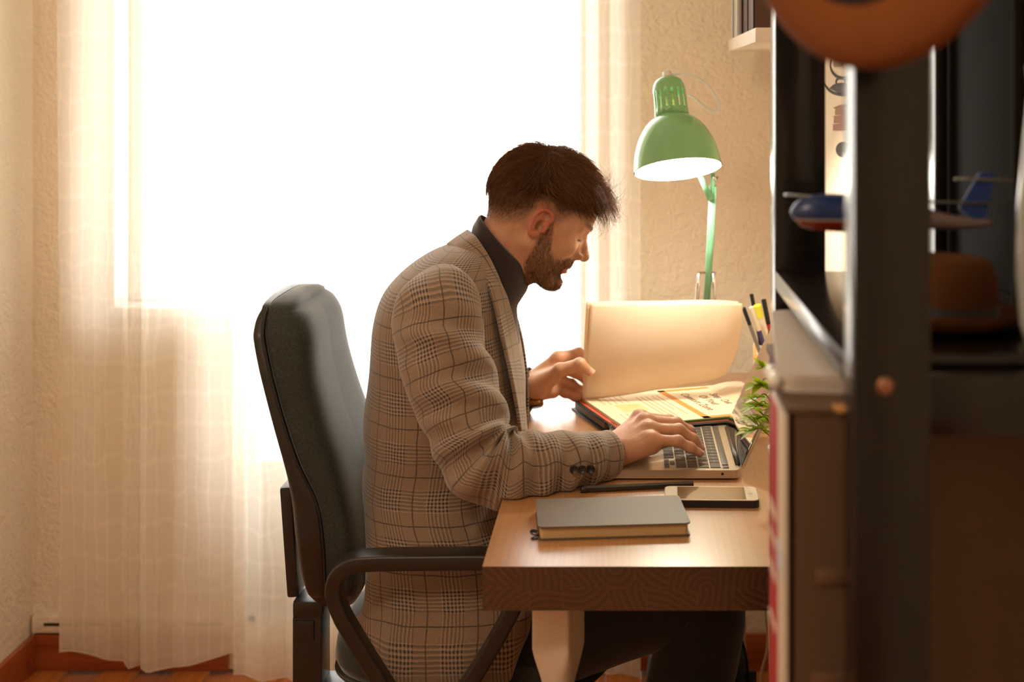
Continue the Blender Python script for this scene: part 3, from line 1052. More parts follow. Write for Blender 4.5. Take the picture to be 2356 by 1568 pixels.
def hair_line(hx):
    """lower limit of head hair in local z as a function of x"""
    return np.interp(hx, [-9, -6, -3.0, -1.6, 0.3, 1.5, 2.5, 4.0, 5.2, 6.6, 7.6, 9.0], [-4.6, -3.8, -1.6, 2.2, 2.8, 1.0, 0.6, 2.4, 4.4, 6.4, 7.4, 9.0])
st = beard_density(hx, hy, hz) * inhead
hd = sstep(-1.4, 0.8, hz - hair_line(hx)) * inhead
earm = ((np.abs(hy) > 7.3) & (hx < 1.6) & (hx > -3.2) & (hz > -5) & (hz < 2.4)) * inhead
lipm = ((hx > 7.5) & (np.abs(hy) < 2.0) & (hz < -5.75) & (hz > -7.7)) * inhead
neckm = sstep(-5.0, -7.5, hz) * sstep(2.0, -1.0, hx) * inhead
stub = np.clip(np.maximum(st * 0.5, hd * 0.5 * (earm < 0.5)), 0, 1)
red = np.clip(earm * 0.7 + lipm * 0.22 + neckm * 0.2, 0, 1)
brow = (sstep(0.55, 0.2, np.abs(hz - 1.35 - 0.12 * np.abs(hy))) * sstep(5.2, 4.6, np.abs(hy)) * sstep(0.5, 1.0, np.abs(hy)) * (hx > 6.0)) * inhead
lash = (sstep(0.2, 0.08, np.abs(hz + 1.1)) * (np.abs(np.abs(hy) - 3.2) < 1.5) * (hx > 6.2)) * inhead

def skin_mat():
    s = NT('warm_skin')
    at_ = s.n('ShaderNodeAttribute'); at_.attribute_name = 'tint'
    sep = s.n('ShaderNodeSeparateColor'); s.link(at_.outputs['Color'], sep.inputs[0])
    co = s.coord()
    n1 = s.noise(co, 60.0, 4)
    n2 = s.noise(co, 900.0, 2)
    base = s.mix(n1, lin((188, 132, 102)), lin((214, 162, 128)))
    base = s.mix(sep.outputs[1], base, lin((186, 92, 70)))
    base = s.mix(s.math('MULTIPLY', sep.outputs[0], s.math('ADD', s.math('MULTIPLY', n2, 0.6), 0.45), clamp=True), base, lin((84, 56, 40)))
    base = s.mix(sep.outputs[2], base, lin((58, 36, 24)))
    s.link(base, s.b.inputs['Base Color'])
    s.b.inputs['Roughness'].default_value = 0.48
    s.b.inputs['Subsurface Weight'].default_value = 0.25
    s.b.inputs['Subsurface Radius'].default_value = (0.008, 0.003, 0.0015)
    s.bump(s.math('ADD', s.noise(co, 700.0, 2), s.math('MULTIPLY', s.noise(co, 160.0, 3), 1.5)), 0.24, 0.0014)
    return s.m
M_SKIN = skin_mat()
bo = mk('body', BV, BF, M_SKIN, person)
ca = bo.data.attributes.new('tint', 'FLOAT_COLOR', 'POINT')
colr = np.stack([stub, red, np.clip(brow * 0.4 + lash, 0, 1), np.ones(len(stub))], 1).astype(np.float32)
ca.data.foreach_set('color', colr.ravel())

# fingernails
M_NAIL = mat('fingernail', (226, 172, 148), 0.25)
def nail(tip, dip, up, r):
    tip, dip = np.asarray(tip), np.asarray(dip)
    d = (tip - dip) / np.linalg.norm(tip - dip)
    u = np.asarray(up, float); u = u - d * u.dot(d); u /= np.linalg.norm(u)
    w = np.cross(d, u)
    V, n = [], 7
    for i in range(6):
        for j in range(n):
            a = (j / (n - 1) - 0.5) * 1.9
            l = (i / 5 - 0.45) * r * 1.9
            rr = r * (1.05 - 0.03 * (i - 2) ** 2 * 0.3)
            V.append(tip + d * (l - 0.002) + (u * math.cos(a) + w * math.sin(a)) * rr)
    mk('fingernail', V, grid_faces(6, n, False), M_NAIL, bo)
for kf in ('pinky', 'ring', 'middle'):
    nail(at(*RH[kf][3]), at(*RH[kf][2]), (0.5, 0, 1), RR[kf][3])
nail(LT[3], LT[2], (0.7, -0.75, 0.4), 0.0085)

# ---- hair
def hair_mat():
    s = NT('dark_brown_hair')
    co = s.coord()
    n1 = s.noise(co, 35.0, 3)
    n2 = s.noise(co, 500.0, 2)
    tn = s.n('ShaderNodeAttribute'); tn.attribute_name = 'tone'
    c = s.mix(s.math('ADD', s.math('MULTIPLY', n1, 0.35), s.math('MULTIPLY', tn.outputs['Fac'], 0.65)), lin((58, 38, 26)), lin((168, 118, 80)))
    c = s.mix(s.math('MULTIPLY', n2, 0.25), c, lin((78, 52, 35)))
    s.link(c, s.b.inputs['Base Color'])
    s.b.inputs['Roughness'].default_value = 0.6
    s.b.inputs['Specular IOR Level'].default_value = 0.12
    tl = s.n('ShaderNodeBsdfTranslucent'); tl.inputs[0].default_value = (*lin((176, 104, 52)), 1)
    mx = s.n('ShaderNodeMixShader'); mx.inputs[0].default_value = 0.32
    s.link(s.b.outputs[0], mx.inputs[1]); s.link(tl.outputs[0], mx.inputs[2])
    s.link(mx.outputs[0], s.out.inputs['Surface'])
    return s.m
M_HAIR = hair_mat()
def cran_point(D):
    """surface of the skull in direction D (local, rows) from its centre"""
    t = 1.0 / np.sqrt(((D / CRAN_R) ** 2).sum(1))
    return CRAN_C + D * t[:, None]
def top_mask(P):
    # long hair on top; the sides and nape are clipped short
    lim = np.interp(P[:, 0], [-10, -8, -4, 0, 3, 5, 6.5, 7.5, 9], [0.2, 1.6, 3.4, 4.0, 3.8, 4.4, 6.0, 7.0, 8.4])
    return sstep(-0.6, 0.9, P[:, 2] - lim)
def loc2w(P):
    return HC + (P.reshape(-1, 3) * HS @ HR.T).reshape(P.shape)
def headdist(Pl):
    return np.sqrt((((Pl - CRAN_C) / CRAN_R) ** 2).sum(-1))
# cap under the strands
nu, nv = 120, 90
U, Vv = np.meshgrid(np.linspace(0, 2 * np.pi, nu, endpoint=False), np.linspace(0.001, np.pi * 0.72, nv))
D = np.stack([np.sin(Vv) * np.cos(U), np.sin(Vv) * np.sin(U), np.cos(Vv)], -1).reshape(-1, 3)
P0 = cran_point(D)
tm = top_mask(P0)
thick = np.interp(P0[:, 0], [-10, -6, 0, 4, 8], [0.3, 0.9, 1.35, 1.4, 0.9])
clump = np.array([mnoise.noise(Vector((p[0] * 0.35, p[1] * 0.9, p[2] * 0.5))) for p in P0])
tk = tm * (thick + 0.5 * clump) + (1 - tm) * (-0.5)
nrm = (P0 - CRAN_C) / CRAN_R ** 2
nrm /= np.linalg.norm(nrm, axis=1)[:, None]
PC = (P0 + nrm * tk[:, None]).reshape(nv, nu, 3)
hair = loft('hair', loc2w(PC), M_HAIR, person, (True, False))
# long strands
def rand_dirs(n):
    d = rng.normal(size=(n, 3)); d /= np.linalg.norm(d, axis=1)[:, None]
    return d
D = rand_dirs(60000); D = D[D[:, 2] > -0.45]
P0 = cran_point(D)
tm = top_mask(P0)
ok = rng.random(len(P0)) < tm
P0 = P0[ok][:11000]
n = len(P0)
nr = (P0 - CRAN_C) / CRAN_R ** 2; nr /= np.linalg.norm(nr, axis=1)[:, None]
# flow: from the crown forwards over the top, down at the back and sides
flow = np.zeros((n, 3))
front = sstep(-5.0, -1.0, P0[:, 0])
flow[:, 0] = 1.0 * front - 0.55 * (1 - front)
flow[:, 2] = -1.0 * (1 - front) - 0.25 * front * sstep(2.0, 6.0, np.abs(P0[:, 1]))
flow[:, 1] = np.sign(P0[:, 1]) * 0.25 * sstep(1, 6, np.abs(P0[:, 1])) + rng.normal(0, 0.22, n)
flow[:, 0] += rng.normal(0, 0.15, n)
flow[:, 2] += rng.normal(0, 0.15, n)
# clumped waviness
cn = np.array([[mnoise.noise(Vector((p[0] * 0.4 + 7 * q, p[1] * 0.4, p[2] * 0.4))) for q in range(3)] for p in P0])
flow += 0.7 * cn
flow -= nr * (flow * nr).sum(1)[:, None]
flow /= np.linalg.norm(flow, axis=1)[:, None]
Lh = np.interp(P0[:, 0], [-10, -4, 2, 6, 9], [1.6, 3.2, 4.2, 4.6, 4.4]) * rng.uniform(0.5, 1.2, n)
lift = np.interp(P0[:, 0], [-10, -4, 3, 8], [0.5, 1.3, 2.0, 2.0]) * rng.uniform(0.6, 1.3, n)
ns = 8
S = np.zeros((n, ns, 3))
fr_ = sstep(4.2, 6.6, P0[:, 0]) * sstep(3.0, 5.0, P0[:, 2])
for i in range(ns):
    t = i / (ns - 1)
    p = P0 + flow * (Lh * t)[:, None] + nr * (lift * math.sin(min(1, t * 1.6) * math.pi / 2))[:, None]
    # fringe: leaves the forehead forwards and curls
    p[:, 0] += fr_ * Lh * 0.40 * t
    p[:, 2] += fr_ * Lh * (0.55 * t - 0.42 * t * t)
    p[:, 0] += fr_ * np.sin(t * 5.0 + P0[:, 1] * 2.0) * 0.22 * t
    p[:, 2] += fr_ * np.cos(t * 5.0 + P0[:, 1] * 2.0) * 0.25 * t
    # keep off the skull
    hd_ = headdist(p)
    need = 1.0 + (0.05 + 0.14 * (lift / 1.6) * min(1, t * 2))
    f = np.where(hd_ < need, need / hd_, 1.0)
    p = CRAN_C + (p - CRAN_C) * f[:, None]
    S[:, i] = p
wob = rng.normal(0, 1, (n, 1, 3)) * 0.10
S += wob * np.sin(np.linspace(0, 1, ns) * 3.0 + rng.uniform(0, 6, (n, 1)))[..., None]
strands_mesh('hair_strands', loc2w(S), 0.00034, 0.00014, M_HAIR, hair)
# loose fly-away curls on the forehead and crown
nf = 900
D = rand_dirs(9000)
P0 = cran_point(D)
sel = (P0[:, 0] > 5.2) & (P0[:, 2] > 4.2) & (np.abs(P0[:, 1]) < 5.5)
P0 = P0[sel][:nf]
n = len(P0)
ns = 14
S = np.zeros((n, ns, 3))
L = rng.uniform(3.5, 7.2, n)
curl = rng.uniform(1.2, 3.6, n)
ph = rng.normal(0, 0.5, n)
side = rng.normal(0, 0.35, n)
# start where the hair mass ends
start = P0 + (P0 - CRAN_C) / np.linalg.norm(P0 - CRAN_C, axis=1)[:, None] * 1.2
p = start.copy()
dr = np.stack([np.cos(ph), side, np.sin(ph) - 0.15], 1)
ang = ph.copy()
sg = np.where(rng.random(n) < 0.62, -1.0, 1.0)
for i in range(ns):
    S[:, i] = p
    ang += sg * curl * (0.6 + 0.9 * i / ns) / ns
    p = p + np.stack([np.cos(ang), side, np.sin(ang)], 1) * (L / ns)[:, None]
strands_mesh('loose_hair', loc2w(S), 0.00020, 0.00008, M_HAIR, hair)
D = rand_dirs(500); P0 = cran_point(D); P0 = P0[(P0[:, 2] > 6)][:110]; n = len(P0)
S = np.zeros((n, 6, 3)); nr = (P0 - CRAN_C) / np.linalg.norm(P0 - CRAN_C, axis=1)[:, None]
d1 = nr * 0.6 + rng.normal(0, 0.5, (n, 3)); p = P0 + nr * 1.4
for i in range(6):
    S[:, i] = p; p = p + d1 * 0.22; d1 = d1 + rng.normal(0, 0.18, (n, 3)) - nr * 0.12
strands_mesh('loose_hair', loc2w(S), 0.00014, 0.00006, M_HAIR, hair)

# short clipped hair on the sides, and the beard: strands rooted on the body mesh
vn = np.zeros_like(BV)
tri = BV[BF]
fn = np.cross(tri[:, 2] - tri[:, 0], tri[:, 3] - tri[:, 1])
for c_ in range(4):
    np.add.at(vn, BF[:, c_], fn)
vn /= np.linalg.norm(vn, axis=1)[:, None] + 1e-12
vnl = vn @ HR
def short_hair(name, prob, count, length, grow, r0, jitter=0.25, off=0.0):
    pr = prob / prob.sum()
    idx = rng.choice(len(BV), size=count, p=pr)
    P = HL[idx] + rng.normal(0, 0.07, (count, 3))
    nr = vnl[idx]
    g = np.asarray(grow, float)[None] + rng.normal(0, jitter, (count, 3))
    g = g - nr * (g * nr).sum(1)[:, None]
    ln = length(P) * rng.uniform(0.6, 1.2, count)
    S = np.zeros((count, 4, 3))
    for i in range(4):
        t = i / 3
        S[:, i] = P + g * (ln * t)[:, None] + nr * (ln * 0.55 * t * (1 - 0.35 * t))[:, None]
    return strands_mesh(name, loc2w(S), r0, r0 * 0.45, M_HAIR, person if name == 'beard' else hair)
sidep = hd * (1 - np.clip(top_mask(HL), 0, 1)) * (earm < 0.5) * (np.abs(hy) < 7.9)
sidep = sidep * np.clip(0.15 + (hz - hair_line(hx)) / 3.0, 0.1, 1.3)
short_hair('clipped_hair', sidep, 8000, lambda P: np.interp(P[:, 2] - hair_line(P[:, 0]), [-1, 1, 4], [0.15, 0.35, 0.9]), (-0.25, 0, -0.9), 0.00015)
short_hair('beard', st ** 1.2, 17000, lambda P: np.interp(P[:, 2], [-11, -8, -4, 1], [0.55, 0.48, 0.38, 0.30]), (0.15, 0, -0.8), 0.00013, 0.4)
short_hair('eyebrow', brow + 1e-9 * 0, 260, lambda P: np.full(len(P), 0.5), (-0.3, 0, -0.1), 0.00016, 0.4)

# ---- turtleneck
M_KNIT = mat('black_brown_fine_knit', (44, 32, 30), 0.9, vary=0.15, scale=300, bump=0.2, bscale=600, sheen=0.3)
axis0 = np.array(at(1085, 610, 2.40)); 
# collar: rings from shoulder to under the jaw, each given by its back and front pixel
cr_ = [(1010, 640, 1195, 790, 0.125), (1040, 590, 1190, 735, 0.10), (1066, 560, 1190, 706, 0.080), (1084, 538, 1200, 688, 0.072), (1088, 522, 1212, 670, 0.069), (1093, 510, 1216, 654, 0.068), (1097, 502, 1223, 640, 0.0675), (1102, 496, 1225, 622, 0.066), (1107, 495, 1214, 608, 0.061)]
rings = []
for i, (bx, by, fx, fy, w) in enumerate(cr_):
    b = at(bx, by, 2.40); f = at(fx, fy, 2.40)
    c = (b + f) / 2; h = (f - b) / 2
    th = np.linspace(0, 2 * np.pi, 72, endpoint=False) + np.pi / 2
    fold = 1 + 0.012 * np.sin(5 * th + i * 1.3) * (1 if i > 2 else 0.3)
    rings.append(c + np.cos(th)[:, None] * h * fold[:, None] + np.sin(th)[:, None] * np.array([0, w, 0]) * fold[:, None])
rings = catmull(np.array(rings).reshape(len(rings), -1), 5).reshape(-1, 72, 3)
loft('turtleneck', rings, M_KNIT, person, (False, False))

# ---- trousers
M_TRS = mat('black_wool_trousers', (26, 24, 23), 0.85, vary=0.12, scale=200, sheen=0.2)
def leg_rings(hp_, kn, an):
    P = np.array([np.r_[hp_ + np.array([-0.05, 0, 0.0]), 0.115], np.r_[hp_ * 0.6 + kn * 0.4, 0.098], np.r_[hp_ * 0.25 + kn * 0.75 + np.array([0, 0, 0.006]), 0.084],
                  np.r_[kn + np.array([0.012, 0, 0.0]), 0.073], np.r_[kn * 0.8 + an * 0.2 + np.array([0.022, 0, 0]), 0.072], np.r_[kn * 0.45 + an * 0.55, 0.068], np.r_[an + np.array([0, 0, 0.01]), 0.058]])
    Q = catmull(P, 8)
    R = sweep_rings(Q[:, :3], Q[:, 3] * 0.93, Q[:, 3], 40, up=(0, 1, 0))
    return R
tro = None
for a, b, c in ((hipR, kneeR, ankR), (hipL, kneeL, ankL)):
    o = loft('trouser_leg', leg_rings(a, b, c), M_TRS, person)
M_SHOE = mat('dark_brown_shoe_leather', (46, 30, 22), 0.4)
for an in (ankR, ankL):
    path = catmull([an + np.array([-0.06, 0, -0.06]), an + np.array([0.0, 0, -0.045]), an + np.array([0.08, 0, -0.058]), an + np.array([0.17, 0, -0.068]), an + np.array([0.20, 0, -0.074])], 5)
    rr = np.interp(np.linspace(0, 1, len(path)), [0, 0.3, 0.7, 1], [0.028, 0.046, 0.034, 0.012])
    tube('shoe', path, rr, M_SHOE, person, 20, up=(0, 0, 1), rb=np.interp(np.linspace(0, 1, len(path)), [0, 0.3, 0.7, 1], [0.03, 0.04, 0.047, 0.02]))

# ---- blazer
def plaid():
    s = NT('glen_plaid_tweed')
    uv = s.coord('UV')
    wv0 = s.noise(s.mapping(uv, (18, 18, 1)), 1.0, 2, out='Color')
    fz = s.noise(s.mapping(uv, (900, 900, 1)), 1.0, 1, out='Color')
    va_ = s.n('ShaderNodeVectorMath', operation='MULTIPLY_ADD')
    s.link(fz, va_.inputs[0]); va_.inputs[1].default_value = (0.22, 0.22, 0); s.link(wv0, va_.inputs[2])
    wv = va_.outputs[0]
    vm = s.n('ShaderNodeVectorMath', operation='MULTIPLY_ADD')
    s.link(wv, vm.inputs[0]); vm.inputs[1].default_value = (0.006, 0.006, 0); s.link(uv, vm.inputs[2])
    sep = s.n('ShaderNodeSeparateXYZ'); s.link(vm.outputs[0], sep.inputs[0])
    P = 0.080
    def axis(c, off):
        t = s.math('FRACT', s.math('ADD', s.math('DIVIDE', c, P), off))
        band = s.math('LESS_THAN', s.math('ABSOLUTE', s.math('SUBTRACT', t, 0.27)), 0.235)
        st_ = s.math('FRACT', s.math('DIVIDE', c, 0.0060))
        stripe = s.math('LESS_THAN', st_, 0.5)
        light = s.math('GREATER_THAN', st_, 0.72)
        line = s.math('LESS_THAN', s.math('ABSOLUTE', s.math('SUBTRACT', t, 0.76)), 0.0125)
        return s.math('MULTIPLY', band, stripe), line, s.math('MULTIPLY', band, light), band
    bu, lu, gu, mu = axis(sep.outputs[0], 0.0)
    bv, lv, gv, mv = axis(sep.outputs[1], 0.35)
    # herringbone twill: fine diagonal yarns
    tw = s.math('FRACT', s.math('ADD', s.math('MULTIPLY', sep.outputs[0], 480.0), s.math('MULTIPLY', s.math('PINGPONG', sep.outputs[1], 0.008), 520.0)))
    tw = s.math('LESS_THAN', tw, 0.5)
    # a dark warp shows on one half of the twill, a dark weft on the other
    warp = s.math('MULTIPLY', bu, s.math('ADD', s.math('MULTIPLY', tw, 0.40), 0.16))
    weft = s.math('MULTIPLY', bv, s.math('ADD', s.math('MULTIPLY', s.math('SUBTRACT', 1.0, tw), 0.40), 0.16))
    both = s.math('MULTIPLY', s.math('MULTIPLY', bu, bv), 0.18)
    d = s.math('ADD', s.math('ADD', warp, weft), both, clamp=True)
    ln = s.math('MULTIPLY', s.math('MAXIMUM', lu, lv), 0.72)
    d = s.math('MAXIMUM', d, ln)
    slub = s.noise(s.mapping(uv, (700, 700, 1)), 1.0, 3)
    base = s.mix(slub, lin((92, 70, 55)), lin((188, 159, 132)))
    base = s.mix(s.math('MULTIPLY', s.math('MULTIPLY', mu, mv), 0.22), base, lin((206, 184, 168)))
    base = s.mix(s.math('MULTIPLY', s.math('MAXIMUM', gu, gv), 0.25), base, lin((210, 184, 162)))
    col = s.mix(d, base, lin((46, 40, 46)))
    s.link(col, s.b.inputs['Base Color'])
    s.b.inputs['Roughness'].default_value = 0.9
    s.b.inputs['Sheen Weight'].default_value = 0.5
    s.b.inputs['Sheen Roughness'].default_value = 0.45
    s.b.inputs['Specular IOR Level'].default_value = 0.2
    s.bump(s.math('ADD', s.math('MULTIPLY', tw, 0.4), slub), 0.5, 0.0014)
    return s.m
M_PLAID = plaid()
M_LINING = mat('dark_jacket_lining', (48, 36, 32), 0.5)

TY = 2.40
# torso of the blazer: pixel row, back, front, half width, depth centre
tor = np.array([
 (560, 1052, 1118, 0.060), (572, 1018, 1132, 0.105), (592, 975, 1144, 0.145), (625, 930, 1156, 0.178), (670, 893, 1166, 0.195), (730, 874, 1178, 0.203), (810, 866, 1194, 0.203),
 (900, 858, 1206, 0.198), (1000, 850, 1206, 0.192), (1100, 842, 1189, 0.190), (1195, 866, 1222, 0.206), (1285, 868, 1246, 0.230), (1357, 862, 1250, 0.238), (1405, 864, 1248, 0.239), (1444, 872, 1242, 0.237)], float)
T = catmull(tor, 9)
NTH = 150
th = np.linspace(0, 2 * np.pi, NTH, endpoint=False) + np.pi / 2    # seam on the far side
rings = []
for q, (py, xb, xf, w) in enumerate(T):
    z = CAMZ - (py - CY) * TY / F
    a = (xf - xb) / 2 * TY / F
    cxm = ((xf + xb) / 2 - CX) * TY / F
    p = 2.35 + 1.6 * float(sstep(1120, 1300, py))
    c = np.sign(np.cos(th)) * np.abs(np.cos(th)) ** (2 / p); s_ = np.sign(np.sin(th)) * np.abs(np.sin(th)) ** (2 / p)
    X = cxm + a * c; Y = TY + w * s_
    zz = np.full(NTH, z)
    # shoulder line falls towards the sides
    # drape: vertical flutes and cross folds
    fold = np.zeros(NTH)
    sv = (py - 560) / 1000.0
    fold += 0.006 * np.sin(th * 7 + 3.0 * sv * 3) * sstep(0.45, 0.9, sv)
    fold += 0.005 * np.sin(sv * 26 + 2.2 * np.sin(th + 0.6)) * sstep(0.2, 0.5, sv) * sstep(0.95, 0.7, sv)
    X += fold * np.cos(th); Y += fold * np.sin(th)
    if sv > 0.78:   # cutaway corner at the front and a kicked-out back corner
        k_ = (sv - 0.78) / 0.10
        zz += 0.05 * k_ * sstep(0.45, 0.95, np.cos(th)) + 0.0
        X -= 0.02 * k_ * sstep(0.6, 1.0, -np.cos(th)); X -= 0.03 * k_ ** 2 * sstep(0.5, 1.0, np.cos(th))
        zz += 0.040 * k_ * sstep(0.3, 1.0, -np.cos(th))
    rings.append(np.stack([X, Y, zz], 1))
jacket = loft('blazer', rings, M_PLAID, person, (False, False), uv=True)
sol = jacket.modifiers.new('cloth', 'SOLIDIFY'); sol.thickness = 0.003; sol.offset = -1

def sleeve(name, pts, ncap=True):
    P = np.array([np.r_[at(px, py, Y), ra, rb] for px, py, Y, ra, rb in pts])
    Q = catmull(P, 12)
    R = sweep_rings(Q[:, :3], Q[:, 3], Q[:, 4], 96, up=(0, 1, 0), p=2.15)
    m = len(Q)
    s_ = np.concatenate([[0], np.cumsum(np.linalg.norm(np.diff(Q[:, :3], axis=0), axis=1))])
    thh = np.linspace(0, 2 * np.pi, 96, endpoint=False)
    return Q, R, s_, thh
def wrinkle(Q, R, s_, thh, sets):
    D = R - Q[:, None, :3]
    D /= np.linalg.norm(D, axis=2, keepdims=True) + 1e-9
    w = np.zeros(R.shape[:2])
    for s0, width, lam, amp, t0, tw, slant, ph in sets:
        ms = np.exp(-((s_ - s0) / width) ** 2)[:, None]
        dt = np.angle(np.exp(1j * (thh - t0)))[None]
        mt = np.exp(-(dt / tw) ** 2)
        arg = (s_[:, None] + slant * dt) / lam * 2 * np.pi + ph
        rid = np.sin(arg); rid = np.sign(rid) * np.abs(rid) ** 0.8
        w += amp * ms * mt * rid
    for i in range(R.shape[0]):
        for j in range(0, R.shape[1]):
            pass
    nz = np.array([[mnoise.noise(Vector(R[i, j] * 14)) for j in range(R.shape[1])] for i in range(R.shape[0])])
    return R + D * (1.7 * w + 0.006 * nz)[..., None]
# near (right) sleeve: shoulder -> elbow at the desk edge -> cuff on the laptop
RS = [(1016, 668, 2.275, 0.030, 0.036), (1008, 676, 2.255, 0.062, 0.050), (1004, 712, 2.228, 0.078, 0.062), (1014, 790, 2.208, 0.072, 0.070), (1036, 870, 2.190, 0.068, 0.070), (1064, 950, 2.172, 0.066, 0.067), (1090, 1020, 2.155, 0.064, 0.064),
      (1122, 1066, 2.143, 0.062, 0.061), (1172, 1082, 2.140, 0.058, 0.056), (1240, 1076, 2.150, 0.054, 0.051), (1310, 1062, 2.172, 0.048, 0.0455), (1370, 1049, 2.205, 0.043, 0.041), (1402, 1043, 2.222, 0.0405, 0.0385)]
Q, R, s_, thh = sleeve('sleeve', RS)
Ltot = s_[-1]
# theta 0 points to +Y (far), pi towards the camera
sets = [(0.30, 0.06, 0.045, 0.0060, 4.5, 1.1, 0.010, 0.3), (0.20, 0.10, 0.070, 0.0055, 3.6, 1.2, 0.030, 1.2), (0.33, 0.05, 0.030, 0.0050, 3.4, 0.9, -0.015, 0.0),
        (0.43, 0.07, 0.040, 0.0040, 4.6, 1.3, 0.012, 1.0), (0.12, 0.06, 0.055, 0.0040, 4.2, 0.9, 0.02, 2.0), (0.38, 0.10, 0.05, 0.0030, 2.2, 1.0, 0.02, 0.5)]
R = wrinkle(Q, R, s_, thh, sets)
ov = (R[..., 0] > DX0 - 0.004) & (R[..., 2] < DT + 0.002)
R[..., 2] = np.where(ov, DT + 0.002 + 0.02 * (R[..., 2] - DT - 0.002), R[..., 2])     # the sleeve rests on the desk
slR = loft('sleeve', R, M_PLAID, jacket, (True, False), uv=True)
slR.modifiers.new('cloth', 'SOLIDIFY').thickness = 0.003
# cuff buttons on the camera side of the sleeve
M_BTN = mat('dark_horn_button', (40, 34, 26), 0.3, vary=0.4, scale=90)
for px in (1321, 1340, 1359):
    py = 1079 + (px - 1340) * -0.02
    c = at(px, py, 2.195)
    # find the sleeve surface towards the camera
    flat = R.reshape(-1, 3)
    pr = np.stack([CX + F * flat[:, 0] / flat[:, 1], CY - F * (flat[:, 2] - CAMZ) / flat[:, 1]], 1)
    dd = np.hypot(pr[:, 0] - px, pr[:, 1] - py)
    cand = np.argsort(dd)[:14]
    j = cand[np.argmin(flat[cand, 1])]
    pnt = at(px, py, flat[j, 1] - 0.0045)
    nv_ = Vector((-0.05, -0.98, 0.12)).normalized()
    M = Matrix.Translation(Vector(pnt)) @ nv_.to_track_quat('Z', 'Y').to_matrix().to_4x4()
    b_ = lathe('button', [(0.0, 0.0012), (0.0035, 0.0010), (0.0046, 0.0018), (0.0060, 0.0032), (0.0069, 0.0030), (0.0072, 0.0018), (0.0068, 0.0), (0.0, -0.001)], M_BTN, slR, M, 20)
    for hx_, hy_ in ((1, 1), (1, -1), (-1, 1), (-1, -1)):
        lathe('button_hole', [(0.0, 0.0017), (0.0007, 0.0017), (0.0007, 0.0), (0, 0)], M_LINING, slR, M @ Matrix.Translation((hx_ * 0.0013, hy_ * 0.0013, 0)), 6)
# far (left) sleeve
LS = [(1048, 690, 2.535, 0.030, 0.036), (1044, 700, 2.555, 0.060, 0.05), (1044, 735, 2.575, 0.072, 0.06), (1050, 800, 2.60, 0.066, 0.064), (1060, 900, 2.64, 0.062, 0.062), (1074, 1000, 2.672, 0.058, 0.058), (1090, 1030, 2.675, 0.056, 0.056),
      (1120, 1000, 2.665, 0.053, 0.052), (1150, 960, 2.655, 0.050, 0.047), (1176, 928, 2.648, 0.045, 0.042), (1194, 908, 2.643, 0.041, 0.038)]
Q2, R2, s2, t2 = sleeve('sleeve', LS)
R2 = wrinkle(Q2, R2, s2, t2, sets[:2])
slL = loft('sleeve', R2, M_PLAID, jacket, (True, False), uv=True)
slL.modifiers.new('cloth', 'SOLIDIFY').thickness = 0.003

# collar and lapels: strips lying on the front edge
def strip(name, A, B, m, parent, lift, k=8, bulge=0.004):
    """A outer edge, B inner edge: rows (px, py, depth)"""
    A3 = catmull([at(*p) for p in A], k); B3 = catmull([at(*p) for p in B], k)
    n = 9
    V = []
    for a, b in zip(A3, B3):
        for j in range(n):
            t = j / (n - 1)
            p = a + (b - a) * t
            p = p + np.array([0.0, -1.0, 0.25]) * (bulge * math.sin(math.pi * t)) + np.asarray(lift)
            V.append(p)
    V = np.array(V).reshape(len(A3), n, 3)
    seg = np.linalg.norm(np.diff(V, axis=1), axis=2)
    u = np.concatenate([np.zeros((len(A3), 1)), np.cumsum(seg, 1)], 1)
    vv = np.concatenate([[0], np.cumsum(np.linalg.norm(np.diff(V, axis=0), axis=2).mean(1))])[:, None].repeat(n, 1)
    o = mk(name, V.reshape(-1, 3), grid_faces(len(A3), n, False), M_PLAID, parent, True, np.stack([u + 0.03, vv], 2).reshape(-1, 2))
    md = o.modifiers.new('cloth', 'SOLIDIFY'); md.thickness = 0.005; md.offset = 0
    return o
# near collar (behind and beside the neck) and near lapel
strip('collar', [(1030, 563, 2.40), (1050, 575, 2.345), (1078, 604, 2.305), (1104, 636, 2.285), (1126, 658, 2.278)],
      [(1076, 532, 2.40), (1098, 548, 2.335), (1124, 590, 2.315), (1142, 628, 2.31), (1152, 654, 2.305)], 8, jacket, (0, -0.004, 0.001))
strip('lapel', [(1122, 654, 2.276), (1138, 700, 2.268), (1156, 780, 2.262), (1172, 850, 2.262), (1188, 930, 2.266), (1197, 990, 2.275)],
      [(1152, 652, 2.305), (1168, 690, 2.315), (1186, 760, 2.325), (1199, 850, 2.33), (1206, 930, 2.335), (1207, 990, 2.34)], 8, jacket, (0, -0.004, 0.0))
strip('collar', [(1030, 563, 2.40), (1046, 578, 2.46), (1078, 604, 2.50), (1104, 636, 2.515), (1126, 658, 2.52)],
      [(1076, 532, 2.40), (1098, 548, 2.465), (1124, 590, 2.485), (1142, 628, 2.49), (1152, 654, 2.495)], 8, jacket, (0, 0.004, 0.001), bulge=-0.004)
strip('lapel', [(1130, 660, 2.525), (1150, 700, 2.53), (1170, 780, 2.535), (1188, 850, 2.535), (1202, 930, 2.53), (1206, 990, 2.52)],
      [(1158, 656, 2.495), (1178, 700, 2.485), (1198, 770, 2.475), (1210, 850, 2.47), (1214, 930, 2.465), (1212, 990, 2.46)], 8, jacket, (0, 0.004, 0.0), bulge=-0.004)
